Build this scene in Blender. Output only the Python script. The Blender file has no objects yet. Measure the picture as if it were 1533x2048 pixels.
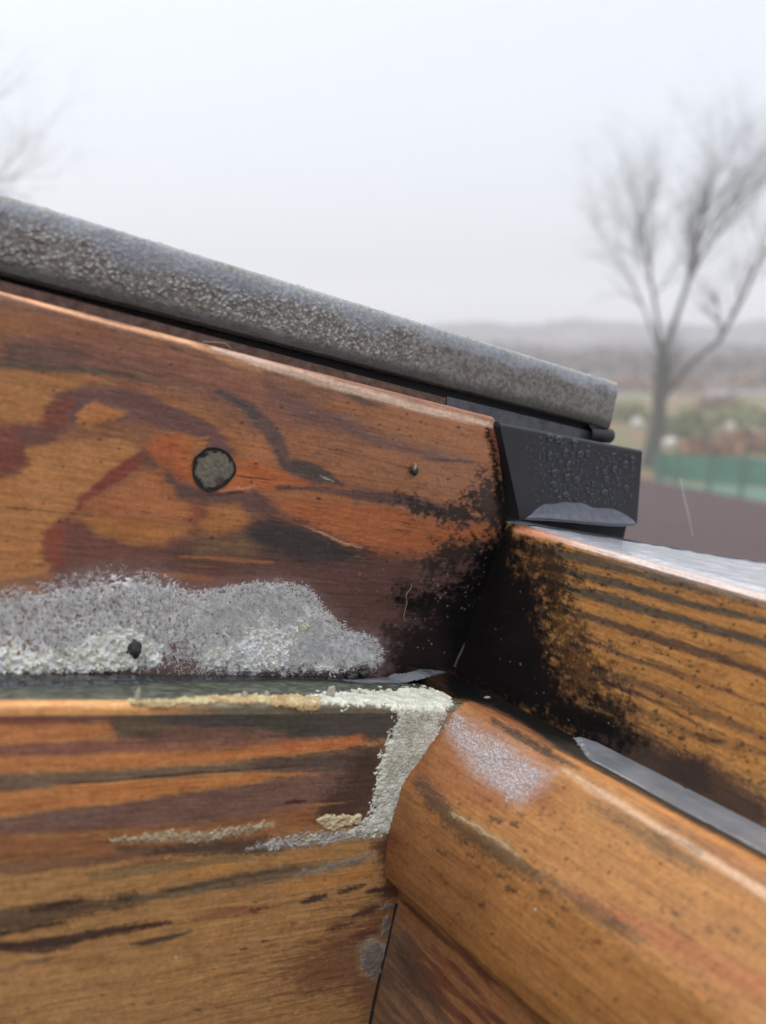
import bpy, math, random
import numpy as np
from mathutils import Matrix, Vector, noise as mnoise
R = math.radians
C = bpy.context.scene.collection
sc = bpy.context.scene
random.seed(7); rng = np.random.default_rng(7)

# ------------------------------------------------------------------ camera, world, sun, exposure
PITCH = 11.98; F_PX = 1809.0; CX, CY = 766.5, 1024.0; CAM_H = 5.0
cd = bpy.data.cameras.new('camera'); cam = bpy.data.objects.new('camera', cd); C.objects.link(cam)
cam.location = (0, 0, CAM_H); cam.rotation_euler = (R(90 - PITCH), 0, 0)
cd.sensor_fit = 'HORIZONTAL'; cd.sensor_width = 36; cd.lens = 36 * F_PX / 1533
cd.clip_start = 0.01; cd.clip_end = 5000
cd.dof.use_dof = True; cd.dof.focus_distance = 0.225; cd.dof.aperture_fstop = 15.5
sc.camera = cam
w = bpy.data.worlds.new('World'); sc.world = w; w.use_nodes = True
nt = w.node_tree; nt.nodes.clear()
out = nt.nodes.new('ShaderNodeOutputWorld'); add = nt.nodes.new('ShaderNodeAddShader')
sky = nt.nodes.new('ShaderNodeTexSky'); sky.sky_type = 'NISHITA'; sky.sun_disc = False
sky.sun_elevation = R(62); sky.sun_rotation = R(-75); sky.air_density = 1.5; sky.dust_density = 5
b1 = nt.nodes.new('ShaderNodeBackground'); b1.inputs[1].default_value = 0.05
nt.links.new(sky.outputs[0], b1.inputs[0])
# the overcast layer: a grey sheet of cloud, brighter towards the zenith (CIE overcast law)
tc = nt.nodes.new('ShaderNodeTexCoord'); sx = nt.nodes.new('ShaderNodeSeparateXYZ')
mr = nt.nodes.new('ShaderNodeMapRange'); cr = nt.nodes.new('ShaderNodeValToRGB')
b2 = nt.nodes.new('ShaderNodeBackground'); b2.inputs[1].default_value = 1.0
nt.links.new(tc.outputs['Generated'], sx.inputs[0]); nt.links.new(sx.outputs[2], mr.inputs[0])
mr.inputs[1].default_value = -0.05; mr.inputs[2].default_value = 1.0
nt.links.new(mr.outputs[0], cr.inputs[0]); nt.links.new(cr.outputs[0], b2.inputs[0])
e = cr.color_ramp.elements
e[0].position = 0.0; e[0].color = (0.40, 0.41, 0.44, 1)
e[1].position = 1.0; e[1].color = (2.15, 2.2, 2.3, 1)
for p_, c_ in ((0.06, (0.60, 0.62, 0.68, 1)), (0.12, (0.64, 0.67, 0.745, 1)), (0.25, (0.72, 0.745, 0.81, 1)), (0.36, (0.78, 0.79, 0.84, 1))):
    k = e.new(p_); k.color = c_
nt.links.new(b1.outputs[0], add.inputs[0]); nt.links.new(b2.outputs[0], add.inputs[1]); nt.links.new(add.outputs[0], out.inputs[0])
sl = bpy.data.lights.new('sun', 'SUN'); sl.energy = 0.5; sl.angle = R(30); sl.color = (1, 0.97, 0.93)
so = bpy.data.objects.new('sun', sl); C.objects.link(so); so.rotation_euler = (R(-28), 0, R(75))
sc.view_settings.view_transform = 'Standard'; sc.view_settings.look = 'None'
sc.view_settings.exposure = 0.0; sc.view_settings.gamma = 1; sc.view_settings.use_curve_mapping = False
sc.cycles.volume_bounces = 2; sc.cycles.max_bounces = 10; sc.cycles.diffuse_bounces = 7; sc.cycles.use_denoising = True
sc.cycles.volume_step_rate = 1.0

# ------------------------------------------------------------------ the window's own frame of axes
TH = R(PITCH)
CAMW = np.array([[1, 0, 0], [0, -math.sin(TH), math.cos(TH)], [0, -math.cos(TH), -math.sin(TH)]])   # (right,down,forward) -> world
eu = np.array([3250 - CX, 1410 - CY, F_PX]); eu /= np.linalg.norm(eu)
ev = np.array([-490 - CX, 624 - CY, F_PX]); ev -= ev.dot(eu) * eu; ev /= np.linalg.norm(ev)
en = np.cross(eu, ev); en = -en if en[1] > 0 else en
E3 = np.array([eu, ev, en])                       # rows
ray = lambda x, y: np.array([(x - CX) / F_PX, (y - CY) / F_PX, 1.0])
O = ray(910, 1338) * 0.25
MM = 0.001
def hit(x, y, axis, val):                         # where the line of sight meets the plane axis=val (mm) -> (u,v,n) in mm
    i = 'uvn'.index(axis); r = ray(x, y); t = (val * MM + O.dot(E3[i])) / r.dot(E3[i])
    return (E3 @ (r * t - O)) / MM
def proj(P):                                      # (u,v,n) mm -> photo pixel
    q = O + (P * MM) @ E3
    return q[..., 0] / q[..., 2] * F_PX + CX, q[..., 1] / q[..., 2] * F_PX + CY
OW = CAMW @ O + np.array([0, 0, CAM_H])
RW = (CAMW @ E3.T)                                # local (u,v,n) -> world (columns)
LOCAL = Matrix([[*RW[0], OW[0]], [*RW[1], OW[1]], [*RW[2], OW[2]], [0, 0, 0, 1]])
if RW[:, 0].dot(np.cross(RW[:, 1], RW[:, 2])) < 0: print('LEFT HANDED')

# ------------------------------------------------------------------ numpy noise
TAB = rng.random((256, 256)).astype(np.float32)
def vn(x, y, s=0):
    x = x + s * 17.31; y = y + s * 9.77
    xi = np.floor(x).astype(int); yi = np.floor(y).astype(int); fx = x - xi; fy = y - yi
    fx = fx * fx * (3 - 2 * fx); fy = fy * fy * (3 - 2 * fy)
    a = TAB[xi & 255, yi & 255]; b = TAB[(xi + 1) & 255, yi & 255]; c = TAB[xi & 255, (yi + 1) & 255]; d = TAB[(xi + 1) & 255, (yi + 1) & 255]
    return (a * (1 - fx) + b * fx) * (1 - fy) + (c * (1 - fx) + d * fx) * fy
def fbm(x, y, s=0, o=4, g=0.5):
    t = 0; a = 1; n = 0
    for k in range(o): t = t + a * vn(x * 2 ** k, y * 2 ** k, s + k * 3); n += a; a *= g
    return t / n                                   # 0..1
def worley(x, y, s=0):                             # F1 distance
    xi = np.floor(x).astype(int); yi = np.floor(y).astype(int); best = np.full(x.shape, 9.0)
    for dx in (-1, 0, 1):
        for dy in (-1, 0, 1):
            a = xi + dx; b = yi + dy
            px = a + TAB[(a + s) & 255, b & 255]; py = b + TAB[(a + 91 + s) & 255, (b + 37) & 255]
            best = np.minimum(best, (px - x) ** 2 + (py - y) ** 2)
    return np.sqrt(best)
def sstep(a, b, x): t = np.clip((x - a) / (b - a), 0, 1); return t * t * (3 - 2 * t)
def lin(c): c = np.array(c, float) / 255; return np.where(c <= 0.04045, c / 12.92, ((c + 0.055) / 1.055) ** 2.4)
def sd_poly(x, y, V):                              # signed distance, negative inside
    V = np.array(V, float); d = np.full(x.shape, 1e18); s = np.ones(x.shape)
    for i in range(len(V)):
        a = V[i]; b = V[i - 1]; ex, ey = b - a; wx = x - a[0]; wy = y - a[1]
        t = np.clip((wx * ex + wy * ey) / (ex * ex + ey * ey + 1e-9), 0, 1)
        d = np.minimum(d, (wx - ex * t) ** 2 + (wy - ey * t) ** 2)
        c1 = y >= a[1]; c2 = y < b[1]; c3 = ex * wy > ey * wx
        fl = (c1 & c2 & c3) | (~c1 & ~c2 & ~c3); s = np.where(fl, -s, s)
    return s * np.sqrt(d)
def d_line(x, y, V, wd):                           # distance to a polyline minus its (tapered) half width
    V = np.array(V, float); wd = np.array(wd if hasattr(wd, '__len__') else [wd] * len(V), float) / 2
    if len(wd) != len(V): wd = np.interp(np.linspace(0, 1, len(V)), np.linspace(0, 1, len(wd)), wd)
    best = np.full(x.shape, 1e9)
    for i in range(len(V) - 1):
        a, b = V[i], V[i + 1]; ex, ey = b - a; wx = x - a[0]; wy = y - a[1]
        t = np.clip((wx * ex + wy * ey) / (ex * ex + ey * ey + 1e-9), 0, 1)
        best = np.minimum(best, np.hypot(wx - ex * t, wy - ey * t) - (wd[i] * (1 - t) + wd[i + 1] * t))
    return best

# ------------------------------------------------------------------ object helpers
def tag(o, label=None, cat=None, group=None, kind=None):
    for k, v in (('label', label), ('category', cat), ('group', group), ('kind', kind)):
        if v: o[k] = v
    return o
def empty(name, label, cat, group=None, local=True, loc=None):
    o = bpy.data.objects.new(name, None); C.objects.link(o); o.empty_display_size = 0.02
    if local: o.matrix_world = LOCAL
    if loc is not None: o.location = loc
    return tag(o, label, cat, group)
def link(name, me, mat, parent=None, local=True):
    o = bpy.data.objects.new(name, me); C.objects.link(o)
    if mat: me.materials.append(mat)
    if parent: o.parent = parent
    elif local: o.matrix_world = LOCAL
    return o
def mesh_np(name, V, F, col=None, smooth=True):
    V = np.ascontiguousarray(V, dtype=np.float32).reshape(-1, 3); F = np.ascontiguousarray(F, dtype=np.int32)
    me = bpy.data.meshes.new(name); k = F.shape[1]
    me.vertices.add(len(V)); me.vertices.foreach_set('co', V.ravel())
    me.loops.add(F.size); me.loops.foreach_set('vertex_index', F.ravel())
    me.polygons.add(len(F)); me.polygons.foreach_set('loop_start', np.arange(0, F.size, k, dtype=np.int32))
    me.update(calc_edges=True)
    me.polygons.foreach_set('use_smooth', np.full(len(F), smooth))
    if col is not None:
        at = me.color_attributes.new('paint', 'FLOAT_COLOR', 'POINT')
        at.data.foreach_set('color', np.ascontiguousarray(col, dtype=np.float32).ravel())
    me.validate(); return me
def grid_faces(n, m, keep=None):
    i = np.arange(n - 1)[:, None] * m + np.arange(m - 1)[None, :]
    F = np.stack([i, i + 1, i + m + 1, i + m], -1)
    return F.reshape(-1, 4) if keep is None else F[keep]
def compact(V, F, col=None):
    u, inv = np.unique(F, return_inverse=True)
    return V[u], inv.reshape(F.shape), (None if col is None else col[u])
def plain(name, verts, faces, mat, parent=None, local=True, smooth=False, bevel=0, scale=1.0):
    me = bpy.data.meshes.new(name); me.from_pydata([tuple(np.array(v, float) * scale) for v in verts], [], faces); me.update()
    for p in me.polygons: p.use_smooth = smooth
    o = link(name, me, mat, parent, local)
    if bevel:
        b = o.modifiers.new('bevel', 'BEVEL'); b.width = bevel; b.segments = 3; b.limit_method = 'ANGLE'
    return o
def box(name, a, b, mat, parent=None, local=True, bevel=0, scale=MM):
    x0, y0, z0 = a; x1, y1, z1 = b
    v = [(x0, y0, z0), (x1, y0, z0), (x1, y1, z0), (x0, y1, z0), (x0, y0, z1), (x1, y0, z1), (x1, y1, z1), (x0, y1, z1)]
    f = [(0, 3, 2, 1), (4, 5, 6, 7), (0, 1, 5, 4), (1, 2, 6, 5), (2, 3, 7, 6), (3, 0, 4, 7)]
    return plain(name, v, f, mat, parent, local, bevel=bevel, scale=scale)
def tube(pts, rad, sides=6, close=True):
    pts = np.array(pts, float); n = len(pts); rad = np.array(rad if hasattr(rad, '__len__') else [rad] * n, float)
    T = np.gradient(pts, axis=0); T /= np.linalg.norm(T, axis=1)[:, None] + 1e-12
    up = np.array([0, 0, 1.0]) if abs(T[0][2]) < 0.9 else np.array([1.0, 0, 0])
    A = np.cross(T, up); A /= np.linalg.norm(A, axis=1)[:, None] + 1e-12; B = np.cross(T, A)
    th = np.linspace(0, 2 * np.pi, sides, endpoint=False)
    V = pts[:, None] + rad[:, None, None] * (np.cos(th)[None, :, None] * A[:, None] + np.sin(th)[None, :, None] * B[:, None])
    F = [(i * sides + j, i * sides + (j + 1) % sides, (i + 1) * sides + (j + 1) % sides, (i + 1) * sides + j) for i in range(n - 1) for j in range(sides)]
    return V.reshape(-1, 3), F

# ------------------------------------------------------------------ materials
def mat(name):
    m = bpy.data.materials.new(name); m.use_nodes = True; t = m.node_tree
    return m, t, t.nodes['Principled BSDF']
def nd(t, typ, **kw):
    n = t.nodes.new(typ)
    for k, v in kw.items(): setattr(n, k, v)
    return n
def noise_node(t, scale, detail=4, rough=0.6, vec=None, coord='Object', stretch=None):
    n = nd(t, 'ShaderNodeTexNoise'); n.inputs['Scale'].default_value = scale; n.inputs['Detail'].default_value = detail; n.inputs['Roughness'].default_value = rough
    co = nd(t, 'ShaderNodeTexCoord')
    if stretch:
        mp = nd(t, 'ShaderNodeMapping'); mp.inputs['Scale'].default_value = stretch
        t.links.new(co.outputs[coord], mp.inputs[0]); t.links.new(mp.outputs[0], n.inputs['Vector'])
    else: t.links.new(co.outputs[coord], n.inputs['Vector'])
    return n
def bump(t, bs, src, strength, dist, prev=None):
    b = nd(t, 'ShaderNodeBump'); b.inputs['Strength'].default_value = strength; b.inputs['Distance'].default_value = dist
    t.links.new(src, b.inputs['Height'])
    if prev: t.links.new(prev.outputs[0], b.inputs['Normal'])
    t.links.new(b.outputs[0], bs.inputs['Normal']); return b
def ramp(t, src, stops):
    r = nd(t, 'ShaderNodeValToRGB'); el = r.color_ramp.elements
    el[0].position, el[0].color = stops[0][0], (*stops[0][1], 1); el[1].position, el[1].color = stops[-1][0], (*stops[-1][1], 1)
    for p, c in stops[1:-1]: q = el.new(p); q.color = (*c, 1)
    t.links.new(src, r.inputs[0]); return r
def mul(t, a, b, fac=1.0, mode='MULTIPLY'):
    m = nd(t, 'ShaderNodeMix', data_type='RGBA', blend_type=mode); m.inputs[0].default_value = fac
    t.links.new(a, m.inputs[6]); t.links.new(b, m.inputs[7]); return m.outputs[2]
def painted_wood(name, stretch, coat=0.22):
    m, t, bs = mat(name)
    at = nd(t, 'ShaderNodeAttribute', attribute_name='paint')
    g1 = noise_node(t, 1.0, 6, 0.65, stretch=stretch)
    g2 = noise_node(t, 1.0, 3, 0.5, stretch=tuple(s * 2.7 for s in stretch))
    sp = noise_node(t, 900, 4, 0.7)
    c1 = ramp(t, g1.outputs[0], [(0.30, (0.75, 0.74, 0.74)), (0.5, (0.97, 0.97, 0.97)), (0.72, (1.10, 1.09, 1.07))])
    c2 = ramp(t, sp.outputs[0], [(0.35, (0.78, 0.78, 0.78)), (0.6, (1.06, 1.06, 1.06))])
    col = mul(t, at.outputs['Color'], c1.outputs[0]); col = mul(t, col, c2.outputs[0], 0.8)
    t.links.new(col, bs.inputs['Base Color']); t.links.new(at.outputs['Alpha'], bs.inputs['Roughness'])
    bs.inputs['Coat Weight'].default_value = coat; bs.inputs['Coat Roughness'].default_value = 0.35
    mm = nd(t, 'ShaderNodeMapRange'); mm.inputs[1].default_value = 0.4; mm.inputs[2].default_value = 0.9; mm.inputs[3].default_value = 0.4; mm.inputs[4].default_value = 0.05
    t.links.new(at.outputs['Alpha'], mm.inputs[0]); t.links.new(mm.outputs[0], bs.inputs['Specular IOR Level'])
    mc = nd(t, 'ShaderNodeMapRange'); mc.inputs[1].default_value = 0.4; mc.inputs[2].default_value = 0.8; mc.inputs[3].default_value = coat; mc.inputs[4].default_value = 0.0
    t.links.new(at.outputs['Alpha'], mc.inputs[0]); t.links.new(mc.outputs[0], bs.inputs['Coat Weight'])
    b = bump(t, bs, g2.outputs[0], 0.35, 0.00012); bump(t, bs, sp.outputs[0], 0.5, 0.00015, b)
    return m
M_WA = painted_wood('weathered_pine_along_slope', (70, 1100, 1100))
M_WB = painted_wood('weathered_pine_across_slope', (1100, 70, 1100))
def crust_mat(name, rough=0.85, bsc=1800, trans=0.0, sheen=0.0):
    m, t, bs = mat(name)
    at = nd(t, 'ShaderNodeAttribute', attribute_name='paint'); n = noise_node(t, bsc, 5, 0.7)
    c = ramp(t, n.outputs[0], [(0.3, (0.7, 0.7, 0.7)), (0.6, (1.08, 1.08, 1.08))])
    t.links.new(mul(t, at.outputs['Color'], c.outputs[0]), bs.inputs['Base Color'])
    bs.inputs['Roughness'].default_value = rough; bs.inputs['Sheen Weight'].default_value = sheen
    bs.inputs['Subsurface Weight'].default_value = 0.0
    bump(t, bs, n.outputs[0], 0.7, 0.0002); return m
M_CRUST = crust_mat('white_mould_crust')
M_YCRUST = crust_mat('yellowed_mould_crust', bsc=1500)
def hair_mat():
    m, t, bs = mat('mould_fuzz'); tr = nd(t, 'ShaderNodeBsdfTranslucent'); mx = nd(t, 'ShaderNodeMixShader'); mx.inputs[0].default_value = 0.45; t.links.new(bs.outputs[0], mx.inputs[1]); t.links.new(tr.outputs[0], mx.inputs[2]); t.links.new(mx.outputs[0], t.nodes['Material Output'].inputs[0]); bs.inputs['Base Color'].default_value = (0.66, 0.66, 0.69, 1); bs.inputs['Roughness'].default_value = 0.6
    at = nd(t, 'ShaderNodeAttribute', attribute_name='paint'); t.links.new(at.outputs['Color'], bs.inputs['Base Color']); t.links.new(at.outputs['Color'], tr.inputs[0])
    return m
M_HAIR = hair_mat()
def simple(name, col, rough=0.5, metal=0.0, nscale=60, var=0.25, bstr=0.2, bdist=0.0002, coat=0.0, coord='Object'):
    m, t, bs = mat(name)
    n = noise_node(t, nscale, 5, 0.6, coord=coord)
    a = tuple(c * (1 - var) for c in col); b_ = tuple(min(1, c * (1 + var)) for c in col)
    r = ramp(t, n.outputs[0], [(0.3, a), (0.7, b_)]); t.links.new(r.outputs[0], bs.inputs['Base Color'])
    bs.inputs['Roughness'].default_value = rough; bs.inputs['Metallic'].default_value = metal; bs.inputs['Coat Weight'].default_value = coat
    bump(t, bs, n.outputs[0], bstr, bdist); return m
M_CLIP = simple('black_coated_metal', (0.007, 0.008, 0.012), 0.5, 0.0, 700, 0.3, 0.15, 0.0001)
M_RUBBER = simple('black_rubber', (0.012, 0.012, 0.014), 0.6, 0.0, 900, 0.3, 0.2)
M_PLATE = simple('wet_grey_metal', (0.10, 0.105, 0.125), 0.25, 0.3, 300, 0.3, 0.1)
M_TOPWET = simple('wet_pale_metal', (0.66, 0.68, 0.74), 0.2, 0.5, 150, 0.15, 0.25, 0.0002)
M_LAP = simple('dry_dark_flashing', (0.055, 0.055, 0.06), 0.8, 0.0, 500, 0.5, 0.4)
M_DARK = simple('dark_core_and_gap_shade', (0.010, 0.011, 0.013), 0.8)  # near-black of the board cores, also put in for shade in gaps
def water_mat(name, col=(0.9, 0.93, 0.95)):
    m, t, bs = mat(name); bs.inputs['Base Color'].default_value = (*col, 1); bs.inputs['Roughness'].default_value = 0.03
    bs.inputs['IOR'].default_value = 1.33; bs.inputs['Transmission Weight'].default_value = 1.0
    bs.inputs['Coat Weight'].default_value = 0.0
    return m
M_DROP = water_mat('water_drop')
m_, t_, b_ = mat('murky_water'); M_MURK = m_
n_ = noise_node(t_, 120, 3, 0.5); r_ = ramp(t_, n_.outputs[0], [(0.3, (0.15, 0.165, 0.185)), (0.7, (0.26, 0.27, 0.285))]); t_.links.new(r_.outputs[0], b_.inputs['Base Color'])
b_.inputs['Roughness'].default_value = 0.10; b_.inputs['IOR'].default_value = 1.6; b_.inputs['Specular IOR Level'].default_value = 0.8; bump(t_, b_, n_.outputs[0], 0.25, 0.0004)

M_MURK2 = simple('dark_standing_water', (0.03, 0.033, 0.035), 0.12, 0, 200, 0.3, 0.3, 0.0003)
# ------------------------------------------------------------------ the painter: stains and grain figure laid on a wood surface
class Painter:
    def __init__(s, P, base, gain, gs=1.0, grain=0, warp=6.0, seed=0):
        s.shape = P.shape[:2]; s.P = P.reshape(-1, 3); s.x, s.y = proj(s.P); s.gain = gain
        a = s.P[:, grain]; o = [i for i in range(3) if i != grain]; b = s.P[:, o[0]] + s.P[:, o[1]]
        s.a, s.b = a, b
        n1 = fbm(a * 0.10, b * 0.9, seed + 1, 4, 0.6) - 0.5; n2 = fbm(a * 0.10, b * 0.9, seed + 5, 4, 0.6) - 0.5
        n3 = fbm(a * 0.8, b * 0.8, seed + 9, 3) - 0.5; n4 = fbm(a * 0.8, b * 0.8, seed + 13, 3) - 0.5
        s.wx = s.x + warp * (6 * n1 + 1.5 * n3); s.wy = s.y + warp * (1.6 * n2 + 1.2 * n4)
        s.st = 0.6 * (fbm(a * 0.25, b * 2.6, seed + 21, 4, 0.6) - 0.5) + 0.6 * (fbm(a * 0.5, b * 7.5, seed + 24, 3, 0.7) - 0.5)     # streaks
        s.st0 = fbm(a * 0.12, b * 3.2, seed + 27, 4, 0.65) - 0.5; s.sp2 = fbm(a * 0.9, b * 1.1, seed + 51, 4, 0.5) - 0.5; s.bm = fbm(a * 0.28, b * 0.4, seed + 41, 4, 0.6) - 0.5; s.vp = (3250, 1410) if grain == 0 else (-490, 624)
        s.sp = fbm(a * 2.2, b * 2.2, seed + 31, 4, 0.65) - 0.5     # mottle
        s.c = np.tile(lin(base), (len(s.P), 1)); s.r = np.full(len(s.P), 0.42); s.h = np.zeros(len(s.P))
    def _bb(s, V, m):
        V = np.array(V, float); return (s.x > V[:, 0].min() - m) & (s.x < V[:, 0].max() + m) & (s.y > V[:, 1].min() - m) & (s.y < V[:, 1].max() + m)
    def _mix(s, k, cov, col, rough=None, h=0):
        rough = 0.9 if (rough is None and sum(col) < 60) else rough; cov = np.clip(cov, 0, 1)[:, None]; s.c[k] = s.c[k] * (1 - cov) + lin(col) * cov
        if rough is not None: s.r[k] = s.r[k] * (1 - cov[:, 0]) + rough * cov[:, 0]
        if h: s.h[k] += h * cov[:, 0]
    def blob(s, col, V, soft=8, op=1.0, streak=14, mott=0, rough=None, h=0):
        k = np.where(s._bb(V, soft * 2 + streak + mott + 20))[0]
        soft = soft * 1.5; d = sd_poly(s.wx[k], s.wy[k], V) + s.st[k] * streak * 2.6 + s.sp[k] * mott * 2
        s._mix(k, sstep(soft, -soft, d) * op, col, rough, h)
    def mould(s, V, broad=40, fine=44, soft=13, op=0.985, col=None):
        k = np.where(s._bb(V, broad + fine + 30))[0]
        d = sd_poly(s.x[k], s.y[k], V) + s.bm[k] * broad * 2 + s.sp2[k] * fine * 2.2 + s.sp[k] * fine * 0.7 + s.st[k] * 22
        s._mix(k, sstep(soft * 3.2, -soft, d) ** 1.2 * 0.62 * op, (34, 27, 27), 0.8); s._mix(k, sstep(soft, -soft, d) * op, col or K)
    def fibres(s, V, n, col, l0, l1, w0, w1, op=0.5):
        V = np.array(V, float); x0, y0 = V.min(0); x1, y1 = V.max(0); q = 0
        while q < n:
            cx, cy = random.uniform(x0, x1), random.uniform(y0, y1)
            if sd_poly(np.array([cx]), np.array([cy]), V)[0] > 0: continue
            q += 1; dx, dy = s.vp[0] - cx, s.vp[1] - cy; m = math.hypot(dx, dy); l = random.uniform(l0, l1) / m / 2; j = random.uniform(-0.02, 0.02) * l1
            s.line(col, [(cx - dx * l, cy - dy * l - j), (cx, cy), (cx + dx * l, cy + dy * l + j)], [0.4, random.uniform(w0, w1), 0.4], 1.6, op * random.uniform(0.5, 1), 1.5)
    def line(s, col, V, wd, soft=3, op=1.0, streak=4, mott=0, rough=None, h=0):
        k = np.where(s._bb(V, np.max(wd) + soft * 2 + streak + mott + 14))[0]
        x = (s.x + s.wx)[k] / 2; y = (s.y + s.wy)[k] / 2
        d = d_line(x, y, V, wd) + s.st[k] * streak * 2 + s.sp[k] * mott * 2
        s._mix(k, sstep(soft, -soft, d) * op, col, rough, h)
    def specks(s, col, V, n, r0=1.0, r1=3.0, op=0.9, stretch=1.6, h=0):
        V = np.array(V, float); x0, y0 = V.min(0); x1, y1 = V.max(0); q = 0
        while q < n:
            cx, cy = random.uniform(x0, x1), random.uniform(y0, y1)
            if sd_poly(np.array([cx]), np.array([cy]), V)[0] > 0: continue
            q += 1; r = r0 + (r1 - r0) * random.random() ** 2.5
            k = np.where((abs(s.x - cx) < r * 4) & (abs(s.y - cy) < r * 4))[0]
            d = np.hypot((s.x[k] - cx) / stretch, s.y[k] - cy) - r * (0.8 + s.sp[k] * 1.6)
            s._mix(k, sstep(1.2, -1.0, d) * op, col, None, h)
    def out(s):
        f = (1 + 0.55 * s.st0 + 0.5 * s.st + 0.30 * s.sp)[:, None]; w_ = (s.bm * 0.35)[:, None]
        c = s.c * np.clip(f, 0.6, 1.35) * (1 + w_ * np.array([0.6, 1.0, 1.2])); c = np.clip(c * s.gain, 0.002, 0.9)
        return np.concatenate([c, s.r[:, None]], 1)
GA, GB = np.array([1.32, 1.32, 1.2]), np.array([1.22, 1.22, 1.1])
K = (15, 14, 17)

# ------------------------------------------------------------------ extruded member surfaces: fine where the photograph looks, coarse beyond
def resample(pts, step):
    pts = np.array(pts, float); L = np.concatenate([[0], np.cumsum(np.linalg.norm(np.diff(pts, axis=0), axis=1))])
    t = np.linspace(0, L[-1], int(L[-1] / step) + 2); return np.stack([np.interp(t, L, pts[:, i]) for i in range(2)], 1)
def arc(cx, cy, r, a0, a1, n=7): return [(cx + r * math.cos(R(a0 + (a1 - a0) * i / (n - 1))), cy + r * math.sin(R(a0 + (a1 - a0) * i / (n - 1)))) for i in range(n)]
def sweep(prof, s, axis, taper=None):
    # prof (k,2): (depth, n); axis 'u': depth is v, sweep along u; axis 'v': depth is u, sweep along v
    P = np.zeros((len(s), len(prof), 3)); a, d = (0, 1) if axis == 'u' else (1, 0)
    P[:, :, a] = s[:, None]; P[:, :, d] = prof[None, :, 0]; P[:, :, 2] = prof[None, :, 1]
    if taper: taper(P)
    return P
def normals(P, flip=1):
    a = np.gradient(P, axis=0); b = np.gradient(P, axis=1); n = np.cross(a, b); n /= np.linalg.norm(n, axis=2)[..., None] + 1e-12
    return n * flip
def facing(P):                                     # +1/-1 so that normals look at the camera side
    n = normals(P)[P.shape[0] * 3 // 4, P.shape[1] // 2]; c = -(E3 @ O) / MM; q = P[P.shape[0] * 3 // 4, P.shape[1] // 2]
    return 1 if n.dot(c - q) > 0 else -1

# ================================================================== THE ROOF, HOUSE AND LAND (structure)
def world_at(x, y, depth):                         # a point at forward distance depth on the line of sight
    return CAMW @ (ray(x, y) * depth) + np.array([0, 0, CAM_H])
def ground_at(x, y, z=0.0):
    r = CAMW @ ray(x, y); return r * ((z - CAM_H) / r[2]) + np.array([0, 0, CAM_H])
def ground_material():
    m, t, bs = mat('autumn_meadow')
    n1 = noise_node(t, 0.22, 5, 0.6); n2 = noise_node(t, 1.1, 6, 0.7); n3 = noise_node(t, 0.05, 3, 0.5)
    a = ramp(t, n1.outputs[0], [(0.38, (0.12, 0.06, 0.035)), (0.47, (0.19, 0.095, 0.04)), (0.53, (0.10, 0.10, 0.03)), (0.66, (0.11, 0.125, 0.035))])
    b = ramp(t, n2.outputs[0], [(0.3, (0.6, 0.55, 0.5)), (0.7, (1.4, 1.35, 1.3))])
    t.links.new(mul(t, a.outputs[0], b.outputs[0]), bs.inputs['Base Color']); bs.inputs['Roughness'].default_value = 0.95
    return m
M_GROUND = ground_material()
def field_material():
    m, t, bs = mat('ploughed_field')
    n1 = noise_node(t, 0.06, 5, 0.6, stretch=None); n2 = noise_node(t, 1, 5, 0.6, stretch=(0.02, 0.25, 1))
    a = ramp(t, n2.outputs[0], [(0.35, (0.050, 0.034, 0.026)), (0.6, (0.085, 0.052, 0.034)), (0.75, (0.13, 0.078, 0.04))])
    t.links.new(a.outputs[0], bs.inputs['Base Color']); bs.inputs['Roughness'].default_value = 0.95; return m
M_FIELD = field_material()
GX = 320.0
def sheet(name, x0, x1, y0, y1, z, m, n=60, amp=0.15):
    xs = np.linspace(x0, x1, n); ys = np.linspace(y0, y1, n); X, Y = np.meshgrid(xs, ys, indexing='ij')
    Z = z + amp * (fbm(X * 0.1 + 50, Y * 0.1 + 50, 3) - 0.5)
    return tag(link(name, mesh_np(name, np.stack([X, Y, Z], -1), grid_faces(n, n)), m, None, False), kind='structure')
sheet('ground', -GX, GX, -GX, 62, 0, M_GROUND, 120, 0.2)
sheet('ploughed_field', -GX, GX, 62, GX, 0.25, M_FIELD, 60, 0.3)

M_ROOF = simple('wet_brown_roof_sheet', (0.060, 0.034, 0.032), 0.9, 0.0, 3.0, 0.12, 0.15, 0.002)
vr = 1500.0
rs = []; rf = []
def ring(n, o_, i_):
    k = len(rs); (a, b, c, d), (p, q, r, s_) = o_, i_
    rs.extend([(a, c, n), (b, c, n), (b, d, n), (a, d, n), (p, r, n), (q, r, n), (q, s_, n), (p, s_, n)]); return k
k0 = ring(-130, (-3000, 2500, -3200, vr), (-860, 30, -1000, 45)); k1 = ring(-160, (-3000, 2500, -3200, vr), (-860, 30, -1000, 45))
for i in range(4):
    j = (i + 1) % 4
    rf += [(k0 + i, k0 + j, k0 + 4 + j, k0 + 4 + i), (k1 + j, k1 + i, k1 + 4 + i, k1 + 4 + j), (k1 + i, k1 + j, k0 + j, k0 + i), (k0 + 4 + i, k0 + 4 + j, k1 + 4 + j, k1 + 4 + i)]
tag(plain('house_roof', rs, rf, M_ROOF, scale=MM), kind='structure')
M_WALL = simple('rough_render_wall', (0.36, 0.34, 0.31), 0.9, 0, 20, 0.15, 0.3, 0.003)
hw = [(-2.6, -2.4), (2.9, -2.6), (2.9, 2.2), (-2.6, 2.2)]
def local_xy(u, v, n): return LOCAL @ Vector((u, v, n))
hv = []; hf = []
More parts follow.
